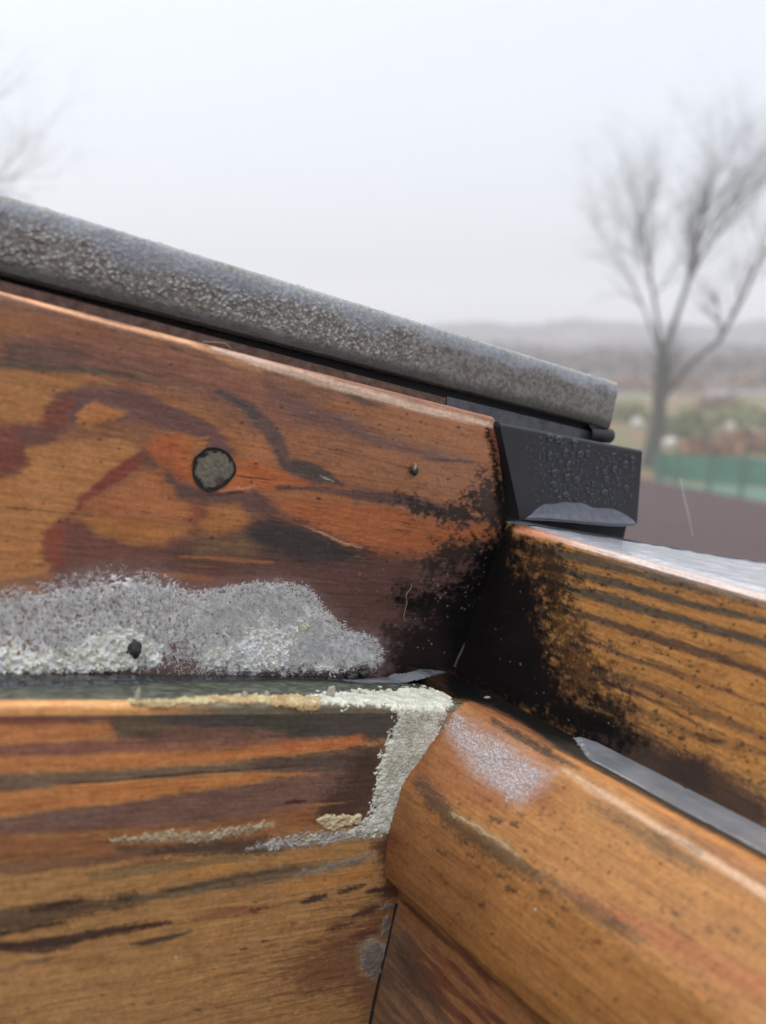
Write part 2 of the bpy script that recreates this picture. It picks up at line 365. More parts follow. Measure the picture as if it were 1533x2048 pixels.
for (u, v) in ((-2.8, -3.0), (2.3, -3.0), (2.3, vr * MM - 0.2), (-2.8, vr * MM - 0.2)):
    p = local_xy(u, v, -0.165); hv += [(p.x, p.y, p.z), (p.x, p.y, -0.3)]
for i in range(4): a = 2 * i; b = (2 * i + 2) % 8; hf.append((a, b, b + 1, a + 1))
hv += [(hv[2 * i][0], hv[2 * i][1], 2.4) for i in range(4)]; hf.append((8, 9, 10, 11))
tag(plain('house_wall', hv, hf, M_WALL, local=False), kind='structure')

# low garage with a flat brown roof beside the house
gq = [ground_at(1150, 930, 3.2), ground_at(1800, 1058, 3.2)]; gd = gq[1] - gq[0]; gd /= np.linalg.norm(gd); gn = np.array([gd[1], -gd[0], 0]); gn = gn if gn[1] < 0 else -gn
gc = [gq[0] - gd * 2, gq[0] + gd * 7.0, gq[0] + gd * 7.0 + gn * 4.2, gq[0] - gd * 2 + gn * 4.2]
ga = empty('garage', 'low garage with a flat wet brown roof below the window on the right', 'garage', None, local=False, loc=(gc[0][0], gc[0][1], 0)); gb = np.array([gc[0][0], gc[0][1], 0.0])
def slab(name, q, z0, z1, m, par, grow_=0.0):
    ce = sum(q) / 4; q = [ce + (p - ce) * (1 + grow_) for p in q]
    v = [(p[0] - gb[0], p[1] - gb[1], z0) for p in q] + [(p[0] - gb[0], p[1] - gb[1], z1) for p in q]
    return plain(name, v, [(3, 2, 1, 0), (4, 5, 6, 7), (0, 1, 5, 4), (1, 2, 6, 5), (2, 3, 7, 6), (3, 0, 4, 7)], m, par, False, scale=1.0)
slab('roof', gc, 3.05, 3.2, M_ROOF, ga); slab('wall', gc, -0.2, 3.04, M_WALL, ga, -0.06)

# ================================================================== WINDOW SASH (upper boards, knot, corner cover)
FINE = 0.28
su_fine = np.arange(-152, 10.01, FINE); SU = np.concatenate([np.linspace(-860, -160, 15), su_fine])
sv_fine = np.arange(-122, 1.01, FINE); SV = np.concatenate([np.linspace(-1000, -130, 15), sv_fine])
sash = empty('window_sash', 'upper wooden window sash with knotted board, black stained corner and pale wet edge', 'window sash')

# --- upper board A, face v=0, top n=70
H_A = 69.8
profA = resample([(0, -9)] + [(0, H_A - 1.6)] + arc(1.6, H_A - 1.6, 1.6, 180, 90) + [(9, H_A)], FINE)
def taperA(P):
    t = np.clip(-P[..., 0] / 119.0, 0, 1.3)
    P[..., 2] += np.where(P[..., 2] < 10, -5.4 * t * (10 - P[..., 2]) / 15.0, 0) * 1.0
PAg = sweep(profA, SU, 'u', taperA)
# the board end is cut on the slant against the corner cover
end_u = lambda n: np.interp(n, [-9, 40, 70], [9.0, 8.5, -5.4])
PAg[..., 0] = np.minimum(PAg[..., 0], end_u(PAg[..., 2]))
pa = Painter(PAg, (134, 88, 62), GA, warp=5, seed=2)
B_ = pa.blob; L_ = pa.line
B_((142, 92, 60), [(540, 740), (700, 790), (985, 850), (990, 935), (900, 905), (800, 872), (700, 830), (600, 790), (520, 752)])
B_((112, 80, 66), [(0, 585), (250, 650), (500, 730), (700, 792), (640, 800), (480, 745), (250, 668), (0, 612)], 10, 0.75)
B_((144, 94, 60), [(0, 622), (60, 648), (115, 680), (60, 682), (0, 668)], 8)
B_((126, 82, 66), [(0, 668), (200, 670), (420, 720), (560, 800), (620, 880), (520, 840), (420, 780), (250, 740), (0, 735)], 12)
B_((94, 68, 60), [(0, 674), (60, 680), (150, 692), (200, 705), (180, 722), (90, 730), (0, 733)], 10)
B_((108, 74, 64), [(180, 700), (300, 722), (420, 775), (520, 840), (540, 870), (470, 830), (380, 790), (270, 760), (180, 735)], 12, 0.8)
L_((84, 70, 58), [(0, 729), (90, 735), (180, 740), (260, 752), (320, 768)], [12, 16, 14, 8, 3], 5)
L_((70, 58, 50), [(60, 731), (180, 738), (270, 750)], 2, 2, 0.6)
B_((158, 108, 67), [(-20, 738), (60, 743), (130, 752), (190, 757), (160, 772), (120, 783), (104, 800), (92, 825), (78, 842), (-20, 850)], 6, streak=5)
# flame figure round the knot
B_((98, 68, 66), [(104, 800), (130, 780), (180, 773), (240, 776), (300, 792), (360, 818), (425, 850), (462, 890), (482, 930), (470, 945), (395, 885), (340, 862), (262, 842), (180, 852), (90, 860)], 7, streak=6)
B_((114, 64, 54), [(-20, 852), (78, 845), (96, 820), (108, 797), (135, 785), (150, 800), (140, 840), (110, 880), (55, 896), (62, 930), (40, 950), (-20, 962)], 9, streak=6)
B_((94, 66, 62), [(60, 850), (140, 850), (120, 884), (55, 895), (20, 890)], 10, 0.7)
B_((132, 87, 63), [(130, 853), (210, 848), (262, 842), (340, 862), (390, 875), (370, 890), (300, 880), (230, 874), (120, 882)], 8, streak=8)
B_((163, 106, 64), [(152, 848), (162, 822), (180, 806), (196, 802), (232, 812), (262, 824), (235, 838), (205, 849), (170, 856)], 3, streak=3, h=0.05)
B_((165, 113, 71), [(48, 898), (100, 887), (180, 878), (232, 877), (262, 890), (286, 911), (255, 929), (215, 943), (182, 968), (156, 993), (150, 1015), (122, 1036), (100, 1055), (82, 1080), (80, 1108), (104, 1136), (70, 1152), (-20, 1170), (-20, 967), (45, 950), (62, 926)], 5, streak=4)
L_((120, 61, 50), [(292, 912), (255, 936), (215, 962), (178, 992), (158, 1018)], [26, 28, 24, 20, 14], 4, streak=3)
B_((88, 64, 62), [(285, 905), (310, 905), (332, 938), (372, 960), (440, 984), (515, 978), (560, 1010), (548, 1040), (470, 1015), (410, 1010), (352, 998), (318, 962)], 8, streak=6)
B_((157, 98, 65), [(322, 936), (296, 946), (262, 962), (222, 980), (170, 1003), (162, 1018), (200, 1030), (330, 1042), (392, 1046), (388, 1016), (352, 990)], 6, streak=8)
B_((126, 70, 56), [(392, 1000), (412, 1005), (418, 1050), (396, 1060), (378, 1030)], 8, 0.8)
B_((160, 88, 50), [(288, 888), (306, 872), (360, 868), (392, 880), (388, 900), (388, 950), (392, 976), (352, 952), (322, 922)], 6, streak=5)
B_((140, 76, 50), [(300, 905), (340, 900), (356, 930), (372, 958), (345, 945)], 8, 0.7)
B_((168, 104, 54), [(362, 874), (380, 868), (384, 884), (366, 888)], 3); B_((168, 108, 56), [(396, 876), (414, 876), (412, 892), (396, 892)], 3)
B_((156, 99, 65), [(478, 862), (528, 878), (552, 906), (548, 930), (500, 920), (486, 898)], 7)
L_((146, 96, 60), [(300, 786), (345, 805), (400, 826), (460, 862), (488, 900)], [6, 12, 14, 14, 12], 6)
L_((72, 60, 62), [(432, 782), (484, 806), (524, 842), (556, 884), (572, 925), (622, 948), (682, 964), (742, 974), (800, 980)], [6, 22, 28, 26, 30, 40, 22, 14, 6], 7, streak=5)
L_((96, 70, 66), [(524, 842), (556, 884), (572, 925)], [16, 16, 12], 6, 0.7)
B_((166, 92, 52), [(455, 914), (500, 920), (560, 944), (628, 968), (700, 976), (560, 978), (500, 978), (436, 986), (462, 958)], 6, streak=5)
B_((104, 72, 66), [(520, 752), (600, 792), (700, 832), (760, 870), (850, 898), (935, 922), (850, 920), (770, 898), (700, 872), (600, 845), (540, 800)], 9, streak=6)
B_((138, 90, 62), [(565, 850), (700, 880), (780, 902), (900, 930), (985, 945), (1000, 1030), (960, 1040), (800, 995), (680, 965), (580, 920)], 9)
L_((112, 70, 54), [(600, 884), (650, 894), (720, 909), (815, 936)], 2.5, 1.5, 0.9, 1)
L_((66, 56, 56), [(590, 925), (640, 944), (682, 968)], [16, 22, 6], 6, streak=5); L_((70, 54, 54), [(850, 915), (900, 922), (945, 924)], [5, 9, 3], 4)
L_((84, 60, 58), [(560, 976), (620, 978), (700, 988), (800, 998), (900, 1026), (960, 1042)], [10, 16, 18, 26, 22, 10], 7, streak=6)
L_((148, 94, 62), [(520, 988), (620, 992), (700, 1000)], [6, 22, 10], 6)
B_((152, 88, 55), [(535, 1000), (620, 1002), (720, 1010), (800, 1020), (880, 1048), (960, 1050), (1000, 1062), (985, 1080), (900, 1090), (870, 1110), (790, 1125), (750, 1120), (730, 1100), (680, 1080), (610, 1048), (560, 1020)], 8, streak=9)
B_((102, 66, 60), [(120, 1040), (160, 1048), (200, 1068), (260, 1086), (330, 1092), (400, 1080), (460, 1062), (540, 1022), (610, 1048), (680, 1082), (740, 1104), (790, 1128), (880, 1112), (985, 1082), (1015, 1066), (912, 1345), (600, 1375), (110, 1400), (104, 1136), (84, 1108), (90, 1080)], 8, streak=8)
B_((128, 66, 50), [(84, 1078), (110, 1050), (135, 1046), (130, 1080), (125, 1120), (112, 1140), (86, 1110)], 9, 0.85)
L_((104, 70, 52), [(-10, 1014), (60, 1018), (130, 1026), (220, 1033), (330, 1047), (388, 1052)], [3, 4, 2, 3, 3, 2], 2, 0.8, 1)
B_((156, 103, 62), [(158, 1036), (230, 1034), (330, 1050), (384, 1053), (350, 1074), (332, 1088), (262, 1086), (205, 1068)], 6, streak=7)
B_((80, 58, 56), [(520, 1040), (700, 1100), (900, 1110), (960, 1120), (905, 1335), (640, 1360), (640, 1200), (480, 1150), (330, 1130), (350, 1080)], 16, 0.75)
B_((50, 46, 49), [(480, 1060), (545, 1036), (600, 1048), (665, 1078), (745, 1108), (690, 1124), (600, 1124), (520, 1100)], 12, streak=10)
B_((152, 100, 61), [(422, 1006), (480, 1010), (496, 1048), (462, 1064), (424, 1076), (398, 1052)], 7)
B_((104, 80, 62), [(400, 1075), (480, 1070), (520, 1100), (500, 1115), (390, 1110)], 10, 0.9)
L_((134, 90, 60), [(360, 1114), (450, 1118), (545, 1126)], [4, 9, 5], 3); L_((140, 88, 58), [(320, 1150), (370, 1154), (425, 1160)], [10, 12, 6], 5)
L_((120, 66, 50), [(215, 1130), (300, 1133)], 3, 3, 0.4)
# mildew patches
for V_ in ([(882, 1088), (945, 1082), (985, 1085), (950, 1118), (925, 1128), (900, 1140), (880, 1120)], [(848, 1124), (884, 1126), (900, 1142), (880, 1158), (852, 1152)], [(880, 1032), (902, 1014), (930, 1008), (952, 1030), (935, 1042), (905, 1048)], [(796, 1192), (850, 1186), (900, 1200), (880, 1235), (835, 1225)], [(770, 1260), (830, 1250), (860, 1290), (790, 1330)], [(940, 985), (965, 955), (1000, 975), (1012, 1050), (985, 1050), (960, 1030)], [(800, 998), (840, 1005), (870, 1020), (830, 1020)]):
    pa.mould(V_, 14, 30, 9, 0.85, (42, 35, 33))
for x_, y_, l_ in ((812, 742, 50), (718, 796, 20), (690, 782, 60), (640, 765, 40), (808, 812, 18), (928, 870, 14), (897, 940, 20), (660, 925, 34), (740, 945, 10), (808, 1062, 22), (815, 1048, 14), (440, 780, 14), (290, 670, 20), (350, 698, 24), (212, 868, 14), (478, 866, 10), (506, 868, 8)):
    L_((62, 50, 46), [(x_ - l_ / 2, y_ - 3), (x_ + l_ / 2, y_ + 3)], [2, 8, 2], 5, 0.75, 3, 4)
L_((70, 58, 50), [(690, 784), (730, 804), (770, 812)], [8, 18, 6], 7, 0.8)
L_(K, [(975, 850), (988, 900), (996, 960), (1006, 1010), (1018, 1060)], [10, 12, 18, 22, 26], 7, 0.95, 5, 7)
pa.mould([(1030, 1050), (1012, 1062), (985, 1086), (962, 1108), (948, 1136), (918, 1166), (882, 1186), (828, 1200), (800, 1197), (822, 1218), (868, 1240), (832, 1262), (806, 1292), (785, 1325), (772, 1360), (930, 1360)], 18, 24, 17)
B_((46, 34, 34), [(800, 1230), (880, 1210), (900, 1340), (770, 1350)], 20, 0.6, 10, 20)
B_(K, [(-10, 1352), (760, 1340), (760, 1400), (-10, 1400)], 5, 0.8)
L_((60, 44, 44), [(640, 1186), (720, 1190), (800, 1192)], 2, 1.5, 0.9, 0)
L_((66, 44, 36), [(475, 953), (500, 957), (525, 957), (552, 961)], 2.2, 1.2, 1, 0, h=-0.15); L_((74, 46, 42), [(418, 990), (450, 988), (482, 984)], [4, 8, 5], 2)
L_((182, 140, 120), [(440, 980), (480, 977), (512, 973)], 2.5, 2, 0.7); L_((178, 165, 150), [(641, 950), (652, 957), (666, 963)], [1, 4, 2], 1.5, 0.9, 0)
L_((170, 120, 96), [(612, 1052), (650, 1070), (690, 1088), (722, 1096)], [1, 4, 5, 2], 1.5, 0.9, 0, h=0.1)
# arris with its pale highlight painted into the colour
L_((214, 158, 118), [(-20, 575), (0, 581), (120, 618), (240, 652), (380, 686), (430, 705)], [10, 9, 8, 8, 9, 8], 4, 0.95, 0, rough=0.3)
L_((196, 166, 152), [(430, 700), (560, 738), (700, 778), (850, 818), (985, 850)], [14, 16, 16, 15, 10], 5, 0.95, 0, rough=0.25)
L_((176, 124, 90), [(400, 694), (470, 725), (520, 740)], [8, 18, 8], 5, 0.8)
AP = [(0, 600), (400, 700), (980, 850), (985, 1070), (880, 1110), (700, 1230), (620, 1170), (380, 1160), (0, 1150)]
pa.fibres(AP, 90, (66, 50, 44), 20, 120, 0.8, 2.2, 0.6); pa.fibres(AP, 60, (186, 140, 100), 10, 60, 0.6, 1.8, 0.45); pa.fibres([(600, 900), (980, 900), (980, 1080), (760, 1200), (640, 1180)], 50, (60, 48, 44), 10, 60, 1.0, 4.0, 0.6)
pa.specks((46, 38, 36), [(0, 620), (980, 870), (985, 1070), (760, 1330), (640, 1180), (380, 1150), (0, 1150)], 260, 0.8, 3.0)
pa.specks((84, 62, 50), [(0, 620), (980, 870), (985, 1070), (760, 1330), (640, 1180), (380, 1150), (0, 1150)], 120, 1.5, 5.5, 0.4, 2.5)
pa.specks((190, 185, 180), [(800, 1195), (1000, 1080), (930, 1300), (780, 1330)], 45, 0.6, 1.4, 0.7, 1)
pa.specks((150, 135, 120), [(640, 1050), (980, 980), (960, 1100), (700, 1320)], 60, 0.6, 1.6, 0.6, 1.2)
FUZZ = [(-40, 1185), (0, 1175), (60, 1168), (110, 1158), (160, 1143), (205, 1134), (240, 1132), (300, 1140), (345, 1152), (372, 1172), (400, 1176), (450, 1172), (520, 1164), (575, 1163), (612, 1172), (632, 1190), (648, 1218), (678, 1240), (694, 1260), (728, 1266), (752, 1278), (766, 1300), (766, 1326), (745, 1342), (690, 1346), (600, 1352), (300, 1356), (-40, 1362)]
B_((140, 128, 130), FUZZ, 24, 0.42, 6, 30, rough=0.8)
# top surface behind the arris: dirt
ktop = pa.P[:, 1] > 1.3; pa.c[ktop] = pa.c[ktop] * 0.2 + lin((96, 72, 62)) * 0.8 * (0.6 + 0.9 * fbm(pa.P[ktop, 0] * 1.2, pa.P[ktop, 1] * 2.0, 77)[:, None])
NA = normals(PAg, facing(PAg))
relief = (pa.st * 0.10 + pa.sp * 0.07 + pa.h).reshape(PAg.shape[:2])
Pd = PAg + NA * relief[..., None]
link('upper_stile_board', mesh_np('upper_stile_board', Pd * MM, grid_faces(*PAg.shape[:2]), pa.out()), M_WA, sash)
# body behind the face
box('stile_core', (-860, 0.8, -14), (3, 9.0, H_A - 1.0), M_DARK, sash)

# --- the dead knot: a loose grey plug in its dark ring
kc = hit(427, 938, 'v', 0)
th = np.linspace(0, 2 * np.pi, 72, endpoint=False); rr = np.concatenate([np.linspace(0.0, 4.0, 14), [4.15, 4.3, 4.5, 4.75, 5.0, 5.25]])
kr = kc * 0
TH_, RR_ = np.meshgrid(th, rr, indexing='ij')
edge = 1 + 0.06 * (vn(np.cos(TH_) * 2.5 + 9, np.sin(TH_) * 2.5 + 9, 4) - 0.5) + 0.018 * np.sin(3 * TH_ + 1) + 0.012 * np.sin(7 * TH_) + 0.02 * np.cos(4 * TH_)
sxk = 42 / 40
ppx, _ = proj(np.array([[kc[0], 0, kc[2]], [kc[0] + 1, 0, kc[2]], [kc[0], 0, kc[2] + 1]])); _, ppy = proj(np.array([[kc[0], 0, kc[2]], [kc[0] + 1, 0, kc[2]], [kc[0], 0, kc[2] + 1]]))
mmx = 42.0 / abs(ppx[1] - ppx[0]); mmn = 43.0 / abs(ppy[2] - ppy[0])
Ku = kc[0] + RR_ / 5.25 * mmx * np.cos(TH_) * edge; Kn = kc[2] + RR_ / 5.25 * mmn * np.sin(TH_) * edge
hgt = np.where(RR_ < 4.2, 0.16 - 0.12 * (RR_ / 4.2) ** 3 + (fbm(Ku * 2, Kn * 2, 5) - 0.5) * 0.35, np.where(RR_ < 4.9, 0.02, 0.12))
Kv = -0.12 - hgt
KP = np.stack([Ku, Kv, Kn], -1)
kcol = np.zeros(KP.shape[:2] + (4,)); kn = fbm(Ku * 1.5, Kn * 1.5, 8)[..., None]; kcol[..., :3] = lin((96, 92, 84)) * (0.75 + 0.6 * kn) * GA
dk = sstep(4.0, 4.45, RR_ + (kn[..., 0] - 0.5) * 2.0 - 0.25 * np.sin(2 * TH_ + 0.8))[..., None]; kcol[..., :3] = kcol[..., :3] * (1 - dk) + lin((22, 20, 18)) * dk
pt = sstep(1.6, 0.8, np.hypot(Ku - kc[0] - 1.9, Kn - kc[2] + 2.2))[..., None] * 0.7; kcol[..., :3] = kcol[..., :3] * (1 - pt) + lin((70, 48, 44)) * pt * 1.3
kcol[..., 3] = 0.45
n1, n2 = KP.shape[:2]; ii = np.arange(n1)[:, None]; jj = np.arange(n2 - 1)[None, :]; nx = (ii + 1) % n1
KF = np.stack([ii * n2 + jj, ii * n2 + jj + 1, nx * n2 + jj + 1, nx * n2 + jj], -1).reshape(-1, 4)
knot = link('knot', mesh_np('knot', KP * MM, KF, kcol.reshape(-1, 4)), M_CRUST, sash); knot['label'] = 'round grey dead knot with a black rim'

# --- upper rail board B, face u=0
H_B = 43.0
profB = resample([(0, -6), (0, H_B - 2.5)] + arc(2.5, H_B - 2.5, 2.5, 180, 90) + [(5.2, H_B + 0.05)], FINE)
def taperB(P):
    v = P[..., 1]; n = P[..., 2]
    P[..., 0] += 7.5 * np.clip(n / 43, 0, 1) ** 1.0 * np.exp(-(v / 7.0) ** 2)
PBg = sweep(profB, SV, 'v', taperB)
pb = Painter(PBg, (163, 114, 64), GB, grain=1, warp=3.2, seed=40)
B_ = pb.blob; L_ = pb.line
D1 = (74, 66, 58); D2 = (80, 60, 50)
L_((150, 104, 62), [(1080, 1112), (1200, 1135), (1313, 1170), (1533, 1222)], 14, 6)
L_(D1, [(1060, 1096), (1110, 1104), (1195, 1122), (1348, 1160), (1540, 1206)], [16, 20, 26, 28, 22], 6, 0.92, 8)
L_((150, 112, 78), [(1400, 1172), (1460, 1192), (1540, 1210)], 6, 5, 0.5)
L_(D1, [(1090, 1132), (1160, 1148), (1243, 1170), (1382, 1208), (1540, 1245)], [14, 20, 20, 16, 14], 5, 0.95, 7)
L_(D1, [(1110, 1168), (1150, 1180), (1243, 1205), (1382, 1246), (1540, 1291)], [12, 20, 24, 20, 18], 5, 0.95, 7)
L_(D2, [(1130, 1222), (1180, 1234), (1243, 1256), (1382, 1298), (1540, 1350)], [12, 16, 22, 18, 16], 5, 0.95, 6)
L_(D2, [(1160, 1274), (1200, 1290), (1243, 1308), (1348, 1343)], [8, 10, 12, 12], 5, 0.9, 6)
L_((112, 72, 50), [(1330, 1338), (1400, 1362), (1452, 1383), (1540, 1416)], [12, 12, 10, 8], 6, 0.8)
L_((98, 70, 50), [(1200, 1346), (1260, 1362), (1316, 1380), (1420, 1430), (1540, 1480)], [14, 20, 26, 22, 12], 7, 0.8, 7)
L_((66, 48, 42), [(1210, 1364), (1260, 1383), (1316, 1404), (1394, 1446), (1450, 1470)], [10, 8, 9, 6, 3], 3, 0.85)
L_((96, 68, 48), [(1180, 1390), (1240, 1408), (1290, 1425), (1368, 1462), (1450, 1485), (1540, 1512)], [10, 14, 16, 16, 14, 10], 7, 0.75, 8, 4)
B_((74, 55, 42), [(1165, 1395), (1230, 1425), (1300, 1465), (1360, 1492), (1430, 1520), (1540, 1580), (1540, 1700), (1160, 1500)], 16, 0.85, 14, 16)
B_((30, 22, 22), [(1320, 1518), (1370, 1508), (1410, 1520), (1425, 1560), (1420, 1590), (1370, 1580), (1340, 1560)], 10, 0.9, 6, 12)
B_((48, 34, 30), [(1180, 1420), (1300, 1480), (1420, 1540), (1540, 1610), (1540, 1700), (1160, 1490)], 12, 0.75, 8, 16)
# mould-blackened corner
pb.mould([(840, 1390), (900, 1180), (985, 1030), (1020, 1052), (1056, 1080), (1046, 1108), (1062, 1140), (1090, 1166), (1100, 1200), (1090, 1240), (1106, 1290), (1108, 1330), (1136, 1362), (1156, 1400), (1226, 1420), (1246, 1447), (1270, 1488), (1165, 1496), (900, 1370)], 30, 26, 30)
pb.mould([(1040, 1080), (1120, 1104), (1150, 1160), (1130, 1200), (1180, 1290), (1220, 1350), (1250, 1420), (1130, 1380), (1080, 1200)], 24, 46, 16, 0.55)
pb.fibres([(1100, 1090), (1533, 1205), (1533, 1600), (1200, 1420)], 110, (70, 52, 42), 20, 160, 0.8, 3.0, 0.55); pb.fibres([(1100, 1090), (1533, 1205), (1533, 1600), (1200, 1420)], 60, (196, 146, 92), 20, 100, 0.8, 2.5, 0.4)
B_((30, 22, 24), [(1000, 1260), (1080, 1250), (1100, 1300), (1000, 1310)], 16, 0.5)
for x_, y_, r_ in ((1195, 1338, 16), (1190, 1360, 12), (1150, 1290, 12), (1180, 1300, 10), (1210, 1170, 9), (1185, 1180, 9), (1132, 1216, 10), (1070, 1138, 10), (1120, 1090, 10), (1316, 1300, 8), (1270, 1285, 7), (1352, 1346, 6), (1460, 1380, 8), (1365, 1475, 10), (1400, 1470, 8), (1340, 1465, 9), (1480, 1490, 9), (1430, 1480, 7)):
    L_((34, 28, 26), [(x_ - r_ / 2, y_), (x_ + r_ / 2, y_ + 1)], [r_ * 0.8, r_ * 0.8], 5, 0.85, 3, 9)
# pinkish arris; its wet sky sheen is painted in as paler colour
L_((196, 130, 104), [(1035, 1062), (1100, 1068), (1180, 1086), (1260, 1110), (1400, 1150), (1560, 1194)], [10, 18, 24, 22, 18, 16], 6, 0.9, 5, 4, rough=0.28)
kt = pb.P[:, 2] > H_B - 1.2; f_ = sstep(-14, -42, pb.P[kt, 1])[:, None]; pb.c[kt] = pb.c[kt] * (1 - f_) + lin((182, 164, 162)) * f_
pb.r[kt] = 0.22
pb.specks((40, 32, 28), [(1060, 1080), (1540, 1210), (1540, 1590), (1160, 1400)], 420, 0.8, 3.6)
pb.specks((70, 50, 38), [(1060, 1080), (1540, 1210), (1540, 1590), (1160, 1400)], 160, 1.5, 6.0, 0.4, 2)
pb.specks((170, 165, 160), [(960, 1300), (1110, 1080), (1270, 1470), (1150, 1460)], 40, 0.6, 1.6, 0.6, 1)
NB = normals(PBg, facing(PBg))
link('upper_rail_board', mesh_np('upper_rail_board', (PBg + NB * ((pb.st * 0.10 + pb.sp * 0.09).reshape(PBg.shape[:2]))[..., None]) * MM, grid_faces(*PBg.shape[:2]), pb.out()), M_WB, sash)
w_top = hit(1400, 1081, 'n', H_B + 0.6)[0]
box('rail_core', (8.6, -1000, -8), (w_top - 0.3, -0.5, H_B - 0.8), M_DARK, sash)
# wet pale metal strip on the rail's top
v_s = hit(1276, 1085, 'n', H_B)[1]; print('v_s', v_s); nst = 240; sv = np.concatenate([np.linspace(-1000, -130, 12), np.linspace(-128, v_s, nst)]); su_ = np.linspace(4.6, w_top, 40)
Sv, Su = np.meshgrid(sv, su_, indexing='ij')
Z = H_B + 0.35 + 0.12 * (fbm(Sv * 0.6, Su * 1.2, 61) - 0.5) + 0.25 * sstep(0.6, 0.8, fbm(Sv * 0.35, Su * 0.8, 66))
Z[:, -1] = H_B - 3; Z[:, -2] = H_B - 0.2; Z[:, 0] = H_B - 0.3
strip = link('top_flashing', mesh_np('top_flashing', np.stack([Su, Sv, Z], -1) * MM, grid_faces(*Su.shape)), M_TOPWET, sash)
# dry darker end of that strip under the corner cover
sv2 = np.linspace(v_s - 1.0, -9, 80); Sv, Su = np.meshgrid(sv2, su_, indexing='ij')
Sv = Sv + np.where(np.arange(80)[:, None] < 3, (fbm(Su * 0.6, Su * 0 + 4, 88) - 0.5) * 2.5, 0)
Z = H_B + 0.62 + 0.15 * (fbm(Sv * 0.6, Su * 1.2, 63) - 0.5); Z[:, -1] = H_B - 3; Z[0] = H_B; Z[:, 0] = H_B - 0.2
lap = link('flashing_lap', mesh_np('flashing_lap', np.stack([Su, Sv, Z], -1) * MM, grid_faces(*Su.shape)), M_LAP, sash); lap['label'] = 'darker dry lap of the flashing under the corner cover'

# --- black corner cover: folded sheet with a left return, rounded top, turned-out foot
k_cov = 2.2
def best_k():
    best = (9, 0)
    for k in np.arange(0.5, 8, 0.1):
        a = hit(987, 850, 'v', 0); b = hit(1001, 852, 'v', -k)
        if abs(a[0] - b[0]) < best[0]: best = (abs(a[0] - b[0]), k)
    return best[1]
k_cov = best_k()
TL = hit(1001, 853, 'v', -k_cov); BL = hit(1041, 1038, 'v', -k_cov); TR = hit(1285, 907, 'v', -k_cov); BR = hit(1275, 1047, 'v', -k_cov)
print('cover', k_cov, TL, BL, TR, BR)
nu, nn = 60, 44
cv = []
def cover_pt(a, b): return (TL * (1 - a) + TR * a) * (1 - b) + (BL * (1 - a) + BR * a) * b
rows = []
back = 14.0; r_t = 1.0
for b in np.linspace(1, 0, nn): rows.append([cover_pt(a, b) for a in np.linspace(0, 1, nu)])
for q in range(1, 6):
    an = R(90 * q / 5); rows.append([cover_pt(a, 0) + np.array([0, r_t * (1 - math.cos(an)), r_t * math.sin(an)]) for a in np.linspace(0, 1, nu)])
rows.append([cover_pt(a, 0) + np.array([0, back, r_t]) for a in np.linspace(0, 1, nu)])
G = np.array(rows); n_r = len(G)
cover = plain('corner_cover', G.reshape(-1, 3), [tuple(f) for f in grid_faces(n_r, nu)], M_CLIP, sash, smooth=True, scale=MM)
cover['label'] = 'black metal corner cover beaded with water'
lf = G[:, 0]; fl = [tuple(p) for p in lf]; flb = [(p[0], back, p[2]) for p in lf]
plain('cover_side', fl + flb, [tuple([i, i + 1, i + 1 + n_r, i + n_r]) for i in range(n_r - 1)], M_RUBBER, sash, scale=MM)
rt = G[:, -1]; fl = [tuple(p) for p in rt]; flb = [(p[0] - 0.0, back, p[2]) for p in rt]
plain('cover_side', fl + flb, [tuple([i, i + n_r, i + 1 + n_r, i + 1]) for i in range(n_r - 1)], M_RUBBER, sash, scale=MM)
# foot flange
f0 = [hit(x, y, 'v', -k_cov - 0.05) for x, y in ((1062, 1030), (1088, 1003), (1110, 1011), (1130, 1000), (1150, 1008), (1168, 1002), (1184, 1019), (1212, 1014), (1240, 1021), (1268, 1040))]
f1 = [hit(x, y, 'v', -k_cov - d_) for x, y, d_ in ((1052, 1036, 0.3), (1078, 1037, 1.8), (1100, 1038, 2.6), (1125, 1040, 3.0), (1150, 1042, 3.2), (1174, 1045, 3.3), (1198, 1047, 3.4), (1222, 1049, 3.3), (1246, 1050, 3.0), (1272, 1048, 2.2))]
V_ = []; nf = 14
for i in range(10):
    for j in range(nf):
        t = j / (nf - 1); p = f0[i] * (1 - t) + f1[i] * t; p = p + np.array([0, 0, -0.9 * math.sin(math.pi * t)]) if 0 < i < 9 else p; V_.append(p)
base_n = len(V_); V_ += [p - np.array([0, -0.1, 0.5]) for p in V_]
fc = [tuple(f) for f in grid_faces(10, nf)]; fc2 = [tuple(reversed([q + base_n for q in f])) for f in fc]
rim = [(i * nf + nf - 1, (i + 1) * nf + nf - 1, (i + 1) * nf + nf - 1 + base_n, i * nf + nf - 1 + base_n) for i in range(9)]
M_FOOT = simple('grey_lead_foot', (0.085, 0.09, 0.11), 0.35, 0.2, 500, 0.3, 0.4, 0.0003)
ft = plain('cover_foot', V_, fc + fc2 + rim, M_FOOT, sash, smooth=True, scale=MM); ss = ft.modifiers.new('s', 'SUBSURF'); ss.levels = ss.render_levels = 1
# added dark block standing for shade under/behind the cover where board A stops
box('cover_shade_fill', (BL[0] + 0.3, -k_cov + 0.5, H_B - 3), (BR[0] - 4, back - 1, H_B + 6.5), M_DARK, sash)

